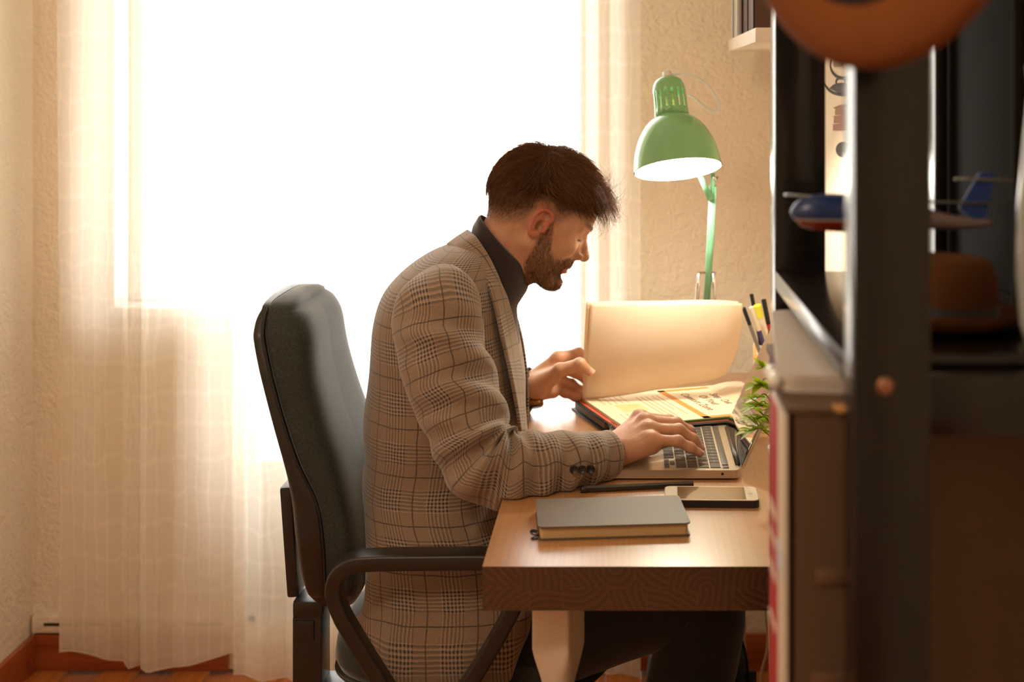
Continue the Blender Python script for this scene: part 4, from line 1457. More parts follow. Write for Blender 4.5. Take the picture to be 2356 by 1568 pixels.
# hip pocket flap, hidden by the arm rest mostly
# ---- wristwatch on the left wrist
wt = root('wristwatch', 'wristwatch with dark brown strap and metal case on the page-turning wrist', 'watch', at(1222, 905, 2.63))
wd = (np.array(at(1278, 858, 2.635)) - wrL); wd /= np.linalg.norm(wd)
wc = wrL + wd * 0.013
Tt = np.array(wd); n1 = np.array([0, -1.0, 0]); n1 -= Tt * n1.dot(Tt); n1 /= np.linalg.norm(n1); n2 = np.cross(Tt, n1)
ph_ = np.linspace(0, 2 * np.pi, 40, endpoint=False)
ring = wc + np.cos(ph_)[:, None] * n1 * 0.0330 + np.sin(ph_)[:, None] * n2 * 0.0330
tube('strap', ring, 0.0020, mat('brown_leather_strap', (70, 44, 28), 0.6), wt, 10, up=tuple(-n1), rb=0.0095, p=3, closed=True)
cdir = Vector((0.15, -0.45, -0.88)).normalized()
Mw = Matrix.Translation(Vector(tuple(wc)) + cdir * 0.033) @ cdir.to_track_quat('Z', 'Y').to_matrix().to_4x4()
lathe('case', [(0, -0.003), (0.014, -0.003), (0.0165, 0.0), (0.0165, 0.006), (0.0145, 0.009), (0, 0.009)], mat('bronze_watch_case', (150, 104, 60), 0.3, metal=0.8), wt, Mw, 28, edge=40)
lathe('dial', [(0, 0.0094), (0.013, 0.0094), (0.013, 0.0088), (0, 0.0088)], mat('dark_watch_dial', (40, 32, 28), 0.2), wt, Mw, 28)

# ------------------------------------------------------------------ laptop
M_ALU = mat('warm_silver_aluminium', (206, 190, 170), 0.32, metal=0.75, vary=0.02)
M_KEY = mat('grey_brown_key', (78, 68, 60), 0.45, vary=0.05)
M_SCR = mat('glossy_dark_screen', (26, 24, 26), 0.04, vary=0.02, spec=0.9, coat=0.6)
M_BLK = mat('black_rubber', (22, 20, 18), 0.5)
lx0, lx1, ly0, ly1 = -0.027, 0.185, 2.195, 2.492
lz = DT + 0.016
laptop = root('laptop', 'silver laptop lying open under the typing hand', 'laptop', ((lx0 + lx1) / 2, (ly0 + ly1) / 2, DT))
box('base', ((lx0 + lx1) / 2, (ly0 + ly1) / 2, DT + 0.0095), (lx1 - lx0, ly1 - ly0, 0.013), M_ALU, laptop, bev=0, vbev=0.011)
for x in (lx0 + 0.02, lx1 - 0.02):
    for y in (ly0 + 0.02, ly1 - 0.02):
        box('foot', (x, y, DT + 0.0016), (0.012, 0.012, 0.003), M_BLK, laptop, bev=0)
kx0, kx1, ky0, ky1 = 0.064, 0.156, ly0 + 0.011, ly1 - 0.011
box('key_well', ((kx0 + kx1) / 2, (ky0 + ky1) / 2, lz + 0.0001), (kx1 - kx0 + 0.002, ky1 - ky0 + 0.002, 0.0006), mat('dark_key_well', (196, 182, 164), 0.4, metal=0.5), laptop, bev=0)
box('touch_bar', (0.1635, (ky0 + ky1) / 2 + 0.006, lz + 0.0006), (0.010, ky1 - ky0 - 0.024, 0.0012), M_KEY, laptop, bev=0.0003)
box('power_key', (0.1635, ky0 + 0.0065, lz + 0.0006), (0.010, 0.013, 0.0012), M_KEY, laptop, bev=0.0003)
M_PRT = mat('pale_key_print', (196, 186, 174), 0.6)
pitch_x = (kx1 - kx0) / 5
U_ = (ky1 - ky0) / 14.5
rows = [  # from the person's side towards the hinge; widths in key units from his left (far) to his right (near)
    [1, 1, 1, 1.25, 5, 1.25, 1], [2.25] + [1] * 10 + [2.25], [1.75] + [1] * 11 + [1.75], [1.5] + [1] * 12 + [1], [1] * 13 + [1.5]]
for ri, r in enumerate(rows):
    x = kx0 + pitch_x * (ri + 0.5)
    y = ky1
    for w in r:
        box('key', (x, y - w * U_ / 2, lz + 0.0009), (pitch_x - 0.0022, w * U_ - 0.0022, 0.0014), M_KEY, laptop, bev=0.0004, seg=1)
        if w <= 1.3:
            box('key_print', (x, y - w * U_ / 2, lz + 0.00165), (0.0024, 0.0016, 0.0001), M_PRT, laptop, bev=0)
        y -= w * U_
    if ri == 0:
        for dx, j in ((0.25, 0), (0.25, 1), (0.75, 1), (0.25, 2)):
            yy = y - (j + 0.5) * U_
            box('key', (kx0 + pitch_x * dx, yy, lz + 0.0009), (pitch_x / 2 - 0.0016, U_ - 0.0022, 0.0014), M_KEY, laptop, bev=0.0004, seg=1)
tube('hinge', [(lx1 - 0.001, ly0 + 0.03, lz + 0.001), (lx1 - 0.001, (ly0 + ly1) / 2, lz + 0.001), (lx1 - 0.001, ly1 - 0.03, lz + 0.001)], 0.0042, mat('dark_hinge', (54, 46, 40), 0.35), laptop)
box('headphone_jack', (lx1 - 0.028, ly0 - 0.0001, DT + 0.010), (0.004, 0.0008, 0.004), M_BLK, laptop, bev=0.0003)
tilt = math.radians(24.5)
Rt = Matrix.Rotation(tilt, 3, 'Y')
hv = Vector((lx1 + 0.004, (ly0 + ly1) / 2, lz + 0.002))
LH_ = 0.207
lid = box('lid', hv + Rt @ Vector((0, 0, LH_ / 2)), (0.0048, ly1 - ly0, LH_), M_ALU, laptop, bev=0.0014, rot=Rt)
box('screen', hv + Rt @ Vector((-0.0027, 0, LH_ / 2)), (0.0010, ly1 - ly0 - 0.003, LH_ - 0.004), M_SCR, lid, bev=0.0003, rot=Rt)
box('display', hv + Rt @ Vector((-0.0034, 0, LH_ / 2 + 0.006)), (0.0003, ly1 - ly0 - 0.022, LH_ - 0.030), mat('blank_grey_display', (70, 68, 74), 0.06, vary=0.01, coat=0.8), lid, bev=0, rot=Rt)

# ------------------------------------------------------------------ planner, stack beneath it, turned sheets
A = np.array([-0.096, 2.668]); ang_ = math.radians(-70)
ud = np.array([math.cos(ang_), math.sin(ang_)]); vd = np.array([-ud[1], ud[0]])
PZ = 0.778
def pt(u, v, z=PZ):
    p = A + ud * u + vd * v
    return (p[0], p[1], z)
Rp = Matrix(((ud[0], vd[0], 0), (ud[1], vd[1], 0), (0, 0, 1)))     # local x along ud, y along vd
def pbox(name, u0, u1, v0, v1, z0, z1, m, parent=None, bev=0.0006):
    c = pt((u0 + u1) / 2, (v0 + v1) / 2, (z0 + z1) / 2)
    return box(name, c, (u1 - u0, v1 - v0, z1 - z0), m, parent, bev=bev, rot=Rp)
M_PAGE = mat('cream_paper', (240, 222, 190), 0.75, vary=0.03)
M_PAPER = None
def paper_mat():
    s = NT('translucent_white_paper')
    co = s.coord()
    n = s.noise(co, 40, 3)
    c = s.mix(n, lin((244, 230, 208)), lin((250, 238, 218)))
    s.link(c, s.b.inputs['Base Color'])
    s.b.inputs['Roughness'].default_value = 0.7
    tl = s.n('ShaderNodeBsdfTranslucent'); tl.inputs[0].default_value = (*lin((250, 222, 184)), 1)
    mx = s.n('ShaderNodeMixShader'); mx.inputs[0].default_value = 0.42
    s.link(s.b.outputs[0], mx.inputs[1]); s.link(tl.outputs[0], mx.inputs[2])
    s.link(mx.outputs[0], s.out.inputs['Surface'])
    return s.m
M_PAPER = paper_mat()
M_RED = mat('orange_red_card', (214, 92, 56), 0.6)
M_ORANGE = mat('ochre_orange_print', (214, 146, 70), 0.7, vary=0.15)
M_INK = mat('brown_ink', (142, 102, 80), 0.8)
M_FAINT = mat('pale_print', (206, 176, 150), 0.8, vary=0.15)
M_BOOK = mat('black_book_cloth', (30, 26, 24), 0.6)
bk = root('closed_book', 'black hardback book lying under the open planner', 'book', pt(0.13, 0.16, DT))
pbox('cover', -0.012, 0.170, -0.004, 0.30, DT, DT + 0.003, M_BOOK, bk)
pbox('page_block', -0.008, 0.165, 0.002, 0.295, DT + 0.003, DT + 0.018, mat('grey_brown_page_edge', (128, 104, 84), 0.8), bk)
pbox('cover', -0.012, 0.170, -0.004, 0.30, DT + 0.018, DT + 0.0190, M_BOOK, bk)
pl = root('planner', 'open planner with red edged pages and an orange framed motto page', 'planner', pt(0.125, 0.16, DT + 0.0192))
pbox('back_cover', -0.003, 0.263, -0.003, 0.322, DT + 0.0192, DT + 0.0212, M_BOOK, pl)
pbox('red_divider', 0.0, 0.255, 0.0, 0.318, DT + 0.0212, DT + 0.0225, M_RED, pl)
pbox('page_block', 0.003, 0.250, 0.008, 0.315, DT + 0.0225, PZ - 0.0006, mat('cream_page_edges', (226, 220, 180), 0.8), pl)
pg = pbox('page', 0.003, 0.250, 0.008, 0.315, PZ - 0.0006, PZ, M_PAGE, pl, bev=0)
pbox('divider', 0.251, 0.2525, 0.01, 0.315, DT + 0.0225, PZ - 0.001, mat('green_divider', (96, 112, 60), 0.6), pl, bev=0)
# printed matter of the page: a frame with the motto, columns of small type, tinted boxes
e = PZ + 0.0001
fr_v0 = 0.165
for u0, u1, v0, v1 in ((0.012, 0.25, fr_v0, fr_v0 + 0.014), (0.236, 0.25, fr_v0, 0.315), (0.012, 0.026, fr_v0, 0.30)):
    pbox('motto_frame', u0, u1, v0, v1, e, e + 0.0001, M_ORANGE, pg, bev=0)
def ptext(body, u, v, size, m, spacing=1.0):
    # upright for the seated reader: baseline along ud, letters' tops towards vd
    M = Matrix.Translation(Vector(pt(u, v, e + 0.0003))) @ Rp.to_4x4()
    return text_mesh('motto_lettering', body, size, M, m, pg, 0.0001, spacing=spacing)
ptext('Step Out', 0.118, 0.258, 0.024, M_INK)
ptext('Of Your', 0.122, 0.231, 0.024, M_INK)
ptext('Comfort Zone', 0.126, 0.204, 0.024, M_INK)
pbox('motto_dot', 0.150, 0.164, 0.272, 0.282, e, e + 0.0001, M_ORANGE, pg, bev=0)
pbox('tinted_box', 0.10, 0.16, 0.045, 0.095, e, e + 0.0001, mat('pale_ochre_print', (232, 200, 146), 0.8), pg, bev=0)
for i, v in enumerate((0.105, 0.115, 0.125, 0.138, 0.148)):
    pbox('text_line', 0.05, 0.05 + (0.17, 0.15, 0.165, 0.12, 0.16)[i], v, v + 0.0035, e, e + 0.0001, M_FAINT, pg, bev=0)
for i in range(5):
    pbox('text_line', 0.17, 0.235, 0.03 + i * 0.012, 0.0325 + i * 0.012, e, e + 0.0001, M_FAINT, pg, bev=0)
for i in range(5):
    pbox('text_line', 0.03, 0.09, 0.03 + i * 0.012, 0.0325 + i * 0.012, e, e + 0.0001, M_FAINT, pg, bev=0)
# two sheets being turned: they rise from the far edge and bow towards the camera
def sheet(dx, dy, dz, wid, name):
    V = []
    nu_, nv_ = 40, 30
    base = np.array([(1340, 921, 2.640), (1420, 911, 2.640), (1500, 898, 2.650), (1580, 884, 2.665), (1640, 873, 2.690), (1668, 862, 2.715)])
    mid = np.array([(1347, 815, 2.622), (1430, 815, 2.620), (1510, 813, 2.625), (1590, 812, 2.638), (1662, 808, 2.660), (1700, 790, 2.688)])
    top = np.array([(1357, 698, 2.640), (1440, 697, 2.645), (1530, 696, 2.650), (1610, 694, 2.660), (1672, 695, 2.675), (1708, 698, 2.690)])
    B_, M_, T_ = [catmull([at(*p) for p in q], 8) for q in (base, mid, top)]
    for i in range(len(B_)):
        c = 2 * M_[i] - 0.5 * (B_[i] + T_[i])
        for j in range(nv_):
            t = j / (nv_ - 1)
            p = (1 - t) ** 2 * B_[i] + 2 * t * (1 - t) * c + t * t * T_[i]
            V.append(p + np.array([dx * t, dy, dz * t]))
    o = mk(name, V, grid_faces(len(B_), nv_, False), M_PAPER, pl)
    o.modifiers.new('paper', 'SOLIDIFY').thickness = 0.0003
    return o
sheet(0, 0, 0, 0, 'turned_sheet')
sheet(-0.007, 0.006, 0.003, 0, 'turned_sheet')
# page curl at the far right end
V = []
for i in range(12):
    for j in range(8):
        t, q = i / 11, j / 7
        p = pt(0.02 + 0.15 * t, 0.27 + 0.075 * q, PZ + 0.001 + 0.008 * math.sin(q * 2.2) * (1 - t))
        V.append(p)
o = mk('curled_page', V, grid_faces(12, 8, False), M_PAPER, pl)
# rings of the spiral binding at the reader's side corner
for i in range(3):
    c = pt(0.235 - 0.007 * i, -0.004, DT + 0.0235)
    th_ = np.linspace(0, 2 * np.pi, 14, endpoint=False)
    P_ = np.array([np.array(c) + np.r_[vd * math.cos(t) * 0.005, math.sin(t) * 0.005] for t in th_])
    tube('binding_ring', P_, 0.0005, mat('steel_wire', (170, 160, 150), 0.3, metal=0.9) if i == 0 else bpy.data.materials['steel_wire'], pl, 5, closed=True)

# ------------------------------------------------------------------ notebook with ribbon, phone, pencil
nb = root('notebook', 'closed dark grey notebook with cream page edges at the desk front', 'notebook', (-0.02, 1.975, DT))
Rn = Matrix.Rotation(math.radians(5.2), 3, 'Z')
nc = Vector((-0.0195, 1.9755, DT))
M_NB = mat('soft_touch_grey_brown_cover', (100, 82, 62), 0.55, vary=0.12, scale=18, bump=0.05)
def nbox(name, x, y, z, s, m, bev=0.0, vbev=0.0):
    return box(name, nc + Rn @ Vector((x, y, z)), s, m, nb, bev=bev, rot=Rn, vbev=vbev)
nbox('cover', 0, 0, 0.001, (0.214, 0.131, 0.002), M_NB, vbev=0.008)
nbox('page_block', 0, 0.001, 0.0095, (0.208, 0.124, 0.0150), mat('aged_cream_page_edge', (206, 172, 120), 0.8, vary=0.12, scale=400), vbev=0.006)
nbox('cover', 0, 0.0, 0.0182, (0.214, 0.131, 0.0022), M_NB, vbev=0.008)
nbox('spine', 0, 0.0652, 0.0096, (0.210, 0.0022, 0.0185), M_NB, bev=0.0008)
w = [(-0.1055, -0.048, 0.0035), (-0.113, -0.050, 0.004), (-0.1165, -0.047, 0.0065), (-0.113, -0.044, 0.0075), (-0.108, -0.045, 0.006)]
tube('ribbon', catmull([nc + Rn @ Vector(p) for p in w], 5), 0.0006, M_BLK, nb, 8, rb=0.0026)
w = [(-0.1055, -0.050, 0.003), (-0.112, -0.055, 0.0025), (-0.1155, -0.058, 0.0015), (-0.111, -0.0595, 0.001), (-0.107, -0.056, 0.0012)]
tube('ribbon', catmull([nc + Rn @ Vector(p) for p in w], 5), 0.0005, M_BLK, nb, 8, rb=0.0018)

ph_root = root('smartphone', 'white faced smartphone in black case behind the notebook', 'phone', (0.132, 2.085, DT))
Rph = Matrix.Rotation(math.radians(-1.6), 3, 'Z')
pc = Vector((0.132, 2.086, DT))
def phb(name, x, y, z, s, m, vbev=0.0, bev=0.0):
    return box(name, pc + Rph @ Vector((x, y, z)), s, m, ph_root, bev=bev, rot=Rph, vbev=vbev)
phb('case', 0, 0, 0.0055, (0.142, 0.072, 0.0110), mat('matte_black_case', (28, 24, 20), 0.5), vbev=0.010)
phb('face', 0, 0, 0.0113, (0.1395, 0.0695, 0.0012), mat('ivory_phone_face', (238, 226, 206), 0.15, coat=0.5), vbev=0.009)
phb('screen', 0.0, 0, 0.01205, (0.103, 0.062, 0.0004), mat('switched_off_screen', (120, 96, 72), 0.10, coat=0.6, vary=0.01), bev=0)
phb('rim', 0, 0, 0.0106, (0.1415, 0.0715, 0.0010), mat('gold_rim', (196, 164, 128), 0.25, metal=0.8), vbev=0.010)
phb('home_button', 0.060, 0, 0.01200, (0.009, 0.009, 0.0004), mat('home_button_ring', (220, 206, 186), 0.2), vbev=0.004)

pen = root('pencil', 'black pencil lying between the sleeve and the phone', 'pencil', (0.01, 2.145, DT))
tube('barrel', [(-0.062, 2.128, DT + 0.0052), (0.03, 2.143, DT + 0.0052), (0.108, 2.156, DT + 0.0052)], 0.0051, mat('black_lacquered_pencil', (30, 26, 22), 0.25, coat=0.5), pen, 6, edge=30)
tube('cap', [(-0.068, 2.127, DT + 0.0052), (-0.064, 2.1277, DT + 0.0052), (-0.060, 2.1284, DT + 0.0052)], 0.0054, mat('pencil_end_cap', (44, 36, 28), 0.35), pen, 16)

# ------------------------------------------------------------------ desk lamp
LY = 2.60
lamp = root('desk_lamp', 'green articulated desk lamp, lit, bending over the papers', 'lamp', (0.13, 2.96, DT))
M_GRN = mat('mint_green_lacquer', (132, 188, 128), 0.16, coat=0.5, vary=0.03)
M_ARM = mat('pale_green_arm_lacquer', (128, 190, 150), 0.3, vary=0.03)
M_INNER = mat('white_shade_inside', (250, 246, 236), 0.6)
M_CHROME = mat('chrome', (210, 205, 198), 0.2, metal=1.0)
mc = at(1560, 389, LY)
axis = Vector((-0.10, 0.30, 0.95)).normalized()      # from mouth to top; mouth tips towards the camera
ML = Matrix.Translation(Vector(mc)) @ axis.to_track_quat('Z', 'Y').to_matrix().to_4x4()
k_ = 0.0845
profile = [(k_, 0.0), (k_ * 0.985, 0.012), (k_ * 0.955, 0.028), (k_ * 0.90, 0.046), (k_ * 0.81, 0.065), (k_ * 0.69, 0.082), (k_ * 0.55, 0.095), (k_ * 0.42, 0.1025), (0.0335, 0.104)]
prof_s = catmull(profile, 4)
sh = lathe('shade', [tuple(p) for p in prof_s] + [(0.0325, 0.1035)] + [(p[0] - 0.0015, p[1] - 0.0008) for p in prof_s[::-1]] , M_GRN, lamp, ML, 64)
# white inner face of the shade, as its own skin
lathe('shade_lining', [(p[0] - 0.0022, p[1] + 0.0008) for p in prof_s], M_INNER, lamp, ML, 64)
# neck with vertical slots: built as a wall with openings
hn = 0.060
def neck():
    bm = bmesh.new()
    NS, r0 = 16, 0.0325
    rows = [0.103, 0.118, 0.1205, 0.149, 0.152, 0.160]
    rad = [0.0335, 0.0328, 0.0327, 0.0320, 0.0319, 0.0315]
    per = 6
    n = NS * per
    vs = []
    for z, r in zip(rows, rad):
        vs.append([bm.verts.new(ML @ Vector((r * math.cos(2 * math.pi * i / n), r * math.sin(2 * math.pi * i / n), z))) for i in range(n)])
    for a in range(len(rows) - 1):
        for i in range(n):
            if 1 <= a <= 3 and i % per in ((2, 3) if a == 2 else (2, 3)):
                continue
            bm.faces.new((vs[a][i], vs[a][(i + 1) % n], vs[a + 1][(i + 1) % n], vs[a + 1][i]))
    top = [(0.0300, 0.168), (0.0265, 0.1755), (0.0205, 0.181), (0.012, 0.1845), (0.0045, 0.1855)]
    last = vs[-1]
    for r, z in top:
        cur = [bm.verts.new(ML @ Vector((r * math.cos(2 * math.pi * i / n), r * math.sin(2 * math.pi * i / n), z))) for i in range(n)]
        for i in range(n):
            bm.faces.new((last[i], last[(i + 1) % n], cur[(i + 1) % n], cur[i]))
        last = cur
    bm.faces.new(last)
    o = bm_obj('socket_housing', bm, M_GRN, lamp, smooth=True, auto=50)
    md = o.modifiers.new('wall', 'SOLIDIFY'); md.thickness = 0.0014; md.offset = -1
neck()
lathe('socket', [(0.0, 0.088), (0.016, 0.088), (0.016, 0.150), (0.0, 0.150)], mat('ivory_socket', (226, 206, 150), 0.5), lamp, ML, 20)
lathe('cord_grip', [(0.009, 0.184), (0.009, 0.195), (0.0065, 0.197), (0.0, 0.197)], M_WHITE, lamp, ML, 16)
bulb = lathe('bulb', [(0.0, 0.022), (0.012, 0.0235), (0.021, 0.031), (0.025, 0.043), (0.024, 0.056), (0.018, 0.070), (0.014, 0.088)],
      mat('lit_bulb', (255, 246, 230), 0.3, emit=(255, 236, 205), estr=9.0), lamp, ML, 28)
ll = add_light('desk_lamp_light', 'POINT', ML @ Vector((0, 0, 0.010)), 3.6, (1.0, 0.93, 0.81), shadow_soft_size=0.028)
ll.parent = lamp; ll.matrix_parent_inverse = Matrix.Translation(-lamp.location)
cord = [at(1545, 171, 2.66), at(1580, 170, 2.66), at(1615, 185, 2.66), at(1643, 215, 2.665), at(1656, 243, 2.67), at(1643, 256, 2.675), at(1620, 244, 2.68), at(1600, 226, 2.69), at(1585, 219, 2.70)]
tube('cord', catmull(cord, 6), 0.0022, M_WHITE, lamp, 8)
# arms: head bracket, upper arm, chrome springs, lower post and desk clamp
j1 = at(1632, 440, 2.72)
tube('head_bracket', [at(1603, 385, 2.66), at(1618, 420, 2.69), at(1634, 456, 2.72)], [0.006, 0.006, 0.007], M_ARM, lamp, 10)
tube('head_bracket', [at(1640, 400, 2.71), at(1640, 425, 2.72), at(1636, 458, 2.722)], [0.0045] * 3, M_ARM, lamp, 10)
tube('joint_rod', [at(1642, 408, 2.70), at(1646, 414, 2.72), at(1650, 408, 2.735)], 0.003, M_CHROME, lamp, 8)
tube('upper_arm', [at(1640, 428, 2.724), at(1634, 560, 2.76), at(1625, 700, 2.80)], 0.0075, M_ARM, lamp, 8, p=4, rb=0.0075)
box('spring_yoke', at(1628, 627, 2.775), (0.036, 0.006, 0.005), M_CHROME, lamp, bev=0.001)
for xa, xb in ((1608, 1600), (1641, 1645)):
    tube('spring_rod', [at(xa, 628, 2.772), at((xa + xb) / 2, 680, 2.78), at(xb, 760, 2.80)], 0.0042, M_CHROME, lamp, 8)
tube('lower_arm', [at(1625, 698, 2.80), at(1612, 770, 2.87), (0.13, 2.96, DT + 0.06)], 0.0075, M_ARM, lamp, 8, p=4)
tube('post', [(0.13, 2.96, DT + 0.065), (0.13, 2.96, DT + 0.03), (0.13, 2.96, DT)], 0.009, M_ARM, lamp, 12)
box('clamp', (0.13, 2.96, DT + 0.006), (0.05, 0.05, 0.012), M_ARM, lamp, bev=0.003)

# ------------------------------------------------------------------ pen cup with pens
cup_c = np.array([0.304, 2.82])
cup = root('pen_cup', 'cream and yellow pen cup behind the laptop screen', 'cup', (cup_c[0], cup_c[1], DT))
Mc = Matrix.Translation((cup_c[0], cup_c[1], DT))
def cup_mat():
    s = NT('cream_cup_with_yellow_patches')
    co = s.coord()
    n = s.noise(co, 38, 2)
    f = s.math('GREATER_THAN', n, 0.56)
    s.link(s.mix(f, lin((236, 226, 198)), lin((222, 170, 60))), s.b.inputs['Base Color'])
    s.b.inputs['Roughness'].default_value = 0.35
    return s.m
lathe('cup_body', [(0, 0), (0.036, 0), (0.038, 0.004), (0.039, 0.085), (0.039, 0.103), (0.0365, 0.103), (0.0355, 0.01), (0, 0.01)], cup_mat(), cup, Mc, 32, edge=40)
def pen_thing(name, label, cat, pts, parts):
    """pts: bottom and top point; parts: (name, t0, t1, radius, material)"""
    a, b = np.array(pts[0]), np.array(pts[1])
    r_ = root(name, label, cat, a, 'pens in the cup')
    for nm, t0, t1, r, m in parts:
        p0, p1 = a + (b - a) * t0, a + (b - a) * t1
        tube(nm, [p0, (p0 + p1) / 2, p1], r, m, r_, 12, edge=40)
zb = DT + 0.012
def bot(dx, dy): return (cup_c[0] + dx, cup_c[1] + dy, zb)
M_NAVY = mat('navy_grip', (62, 58, 104), 0.5)
M_YEL = mat('highlighter_yellow', (224, 220, 70), 0.4)
M_IV = mat('ivory_barrel', (236, 222, 196), 0.35)
M_SIL = mat('grey_barrel', (132, 124, 116), 0.35)
M_REDP = mat('red_barrel', (206, 60, 50), 0.4)
pen_thing('ballpoint_pen', 'white ballpoint pen with navy grip standing in the cup', 'pen', (bot(0.012, -0.012), at(1728, 706, 2.76)), [('barrel', 0, 0.72, 0.0045, M_NAVY), ('upper_barrel', 0.72, 1.0, 0.0046, M_IV)])
pen_thing('highlighter', 'ivory highlighter with yellow cap standing in the cup', 'marker', (bot(0.016, 0.004), at(1742, 702, 2.785)), [('barrel', 0, 0.86, 0.0075, M_IV), ('cap', 0.86, 1.0, 0.0082, M_YEL)])
pen_thing('felt_pen', 'grey felt pen leaning to the left in the cup', 'pen', (bot(-0.0, -0.02), at(1711, 708, 2.75)), [('barrel', 0, 0.8, 0.004, M_SIL), ('cap', 0.8, 1.0, 0.0042, M_BLK)])
pen_thing('black_pen', 'slim black pen, tallest in the cup', 'pen', (bot(-0.006, 0.015), at(1729, 677, 2.80)), [('barrel', 0, 1.0, 0.0042, M_BLK)])
pen_thing('black_marker', 'black and red marker close to the shelf post in the cup', 'marker', (bot(0.02, 0.018), at(1757, 689, 2.81)), [('barrel', 0, 0.72, 0.005, M_REDP), ('cap', 0.72, 1.0, 0.0052, M_BLK)])

# ------------------------------------------------------------------ potted plant beside the laptop
M_LEAF = mat('fresh_green_leaf', (190, 206, 80), 0.45, vary=0.3, scale=25, sss=0.0)
ntl = M_LEAF.node_tree
tl_ = ntl.nodes.new('ShaderNodeBsdfTranslucent'); tl_.inputs[0].default_value = (*lin((176, 196, 40)), 1)
mx_ = ntl.nodes.new('ShaderNodeMixShader'); mx_.inputs[0].default_value = 0.5
ntl.links.new(ntl.nodes['Principled BSDF'].outputs[0], mx_.inputs[1]); ntl.links.new(tl_.outputs[0], mx_.inputs[2])
ntl.links.new(mx_.outputs[0], ntl.nodes['Material Output'].inputs['Surface'])
M_STEM = mat('green_stem', (110, 120, 48), 0.6)
pl_c = np.array([0.262, 2.13, DT])
plant = root('potted_plant', 'small bushy green plant in a white pot beside the laptop', 'plant', pl_c)
lathe('pot', [(0, 0), (0.028, 0), (0.031, 0.003), (0.038, 0.062), (0.0395, 0.064), (0.0395, 0.070), (0.036, 0.070), (0.034, 0.058), (0, 0.056)], M_WHITE, plant, Matrix.Translation(Vector(pl_c)), 32, edge=40)
rl = np.random.default_rng(5)
def leaf(base, d, L, w, droop):
    d = d / np.linalg.norm(d)
    side = np.cross(d, [0, 0, 1.0]); side /= np.linalg.norm(side) + 1e-9
    nrm_ = np.cross(side, d)
    V = []
    n = 7
    for i in range(n):
        t = i / (n - 1)
        c = base + d * (L * t) - np.array([0, 0, 1]) * droop * L * t * t
        ww = w * math.sin(math.pi * min(1, t ** 0.75)) + 0.0003
        V += [c - side * ww + nrm_ * ww * 0.35, c, c + side * ww + nrm_ * ww * 0.35]
    return np.array(V), grid_faces(n, 3, False)
for st_i in range(17):
    a = st_i * 2.4 + 0.3
    rad_ = rl.uniform(0.02, 0.062)
    topp = pl_c + np.array([math.cos(a) * rad_, math.sin(a) * rad_ * 0.8, rl.uniform(0.11, 0.185)])
    b0 = pl_c + np.array([math.cos(a) * 0.012, math.sin(a) * 0.012, 0.056])
    path = catmull([b0, (b0 + topp) / 2 + np.array([0, 0, 0.012]), topp], 5)
    stem = tube('stem', path, 0.0011, M_STEM, plant, 6)
    for q in range(8):
        t = 0.3 + 0.7 * q / 7
        base = path[int(t * (len(path) - 1))]
        aa = a + (q * 2.3) + rl.normal(0, 0.3)
        d = np.array([math.cos(aa) * 0.9 + math.cos(a) * 0.4, math.sin(aa) * 0.9, 0.25 + 0.45 * t])
        V, Fc = leaf(base, d, rl.uniform(0.030, 0.050), rl.uniform(0.0062, 0.0095), rl.uniform(0.05, 0.35))
        mk('leaf', V, Fc, M_LEAF, stem)
# long sprigs reaching over the laptop screen
for (px, py), (qx, qy) in (((1760, 985), (1692, 996)), ((1765, 930), (1702, 940)), ((1770, 880), (1712, 893)), ((1765, 850), (1740, 838)), ((1768, 1000), (1712, 955)), ((1768, 915), (1706, 915)), ((1772, 960), (1700, 968)), ((1772, 900), (1724, 870)), ((1774, 940), (1716, 925))):
    a_, b_ = at(px, py, 2.12), at(qx, qy, 2.10)
    path = catmull([pl_c + np.array([-0.01, 0, 0.06]), a_, a_ * 0.55 + b_ * 0.45], 5)
    stem = tube('stem', path, 0.0009, M_STEM, plant, 6)
    d = b_ - a_
    for q, (s0, up, L) in enumerate(((0.5, 0.0, 0.5), (0.42, 0.35, 0.55), (0.3, -0.25, 0.5), (0.15, 0.4, 0.6), (0.05, 0.1, 0.5))):
        dd = d / np.linalg.norm(d) + np.array([0.1, rl.normal(0, 0.25), up])
        V, Fc = leaf(a_ + d * s0, dd, 0.030 if q else np.linalg.norm(d) * 0.55, 0.0068, 0.1)
        mk('leaf', V, Fc, M_LEAF, stem)

# ------------------------------------------------------------------ wall shelf with frames
M_SHELF = mat('whitewashed_shelf_wood', (232, 216, 196), 0.5, vary=0.08, scale=12)
ws_ = root('wall_shelf', 'white wall shelf carrying books above the desk', 'shelf', (0.33, 2.75, 1.47))
box('board', (0.318, 2.745, 1.4725), (0.172, 0.63, 0.026), M_SHELF, ws_, bev=0.002)
for y in (2.55, 2.98):
    box('bracket', (0.395, y, 1.44), (0.016, 0.02, 0.045), M_WHITE, ws_, bev=0.002)
M_BRN = mat('brown_book_spine', (92, 58, 38), 0.6, vary=0.3, scale=40)
def shelf_book(name, label, y0, y1, x0, h, m, frame=False):
    r_ = root(name, label, 'book', ((x0 + 0.39) / 2, (y0 + y1) / 2, 1.4855), 'books on the wall shelf')
    z0 = 1.4856
    box('cover', ((x0 + 0.385) / 2, y0 + 0.0015, z0 + h / 2), (0.385 - x0, 0.003, h), m, r_, bev=0.0008)
    box('cover', ((x0 + 0.385) / 2, y1 - 0.0015, z0 + h / 2), (0.385 - x0, 0.003, h), m, r_, bev=0.0008)
    box('spine', (x0 + 0.0015, (y0 + y1) / 2, z0 + h / 2), (0.003, y1 - y0, h), m, r_, bev=0.0008)
    box('page_block', ((x0 + 0.385) / 2 + 0.001, (y0 + y1) / 2, z0 + h / 2), (0.375 - x0, y1 - y0 - 0.006, h - 0.008), M_PAGE, r_, bev=0)
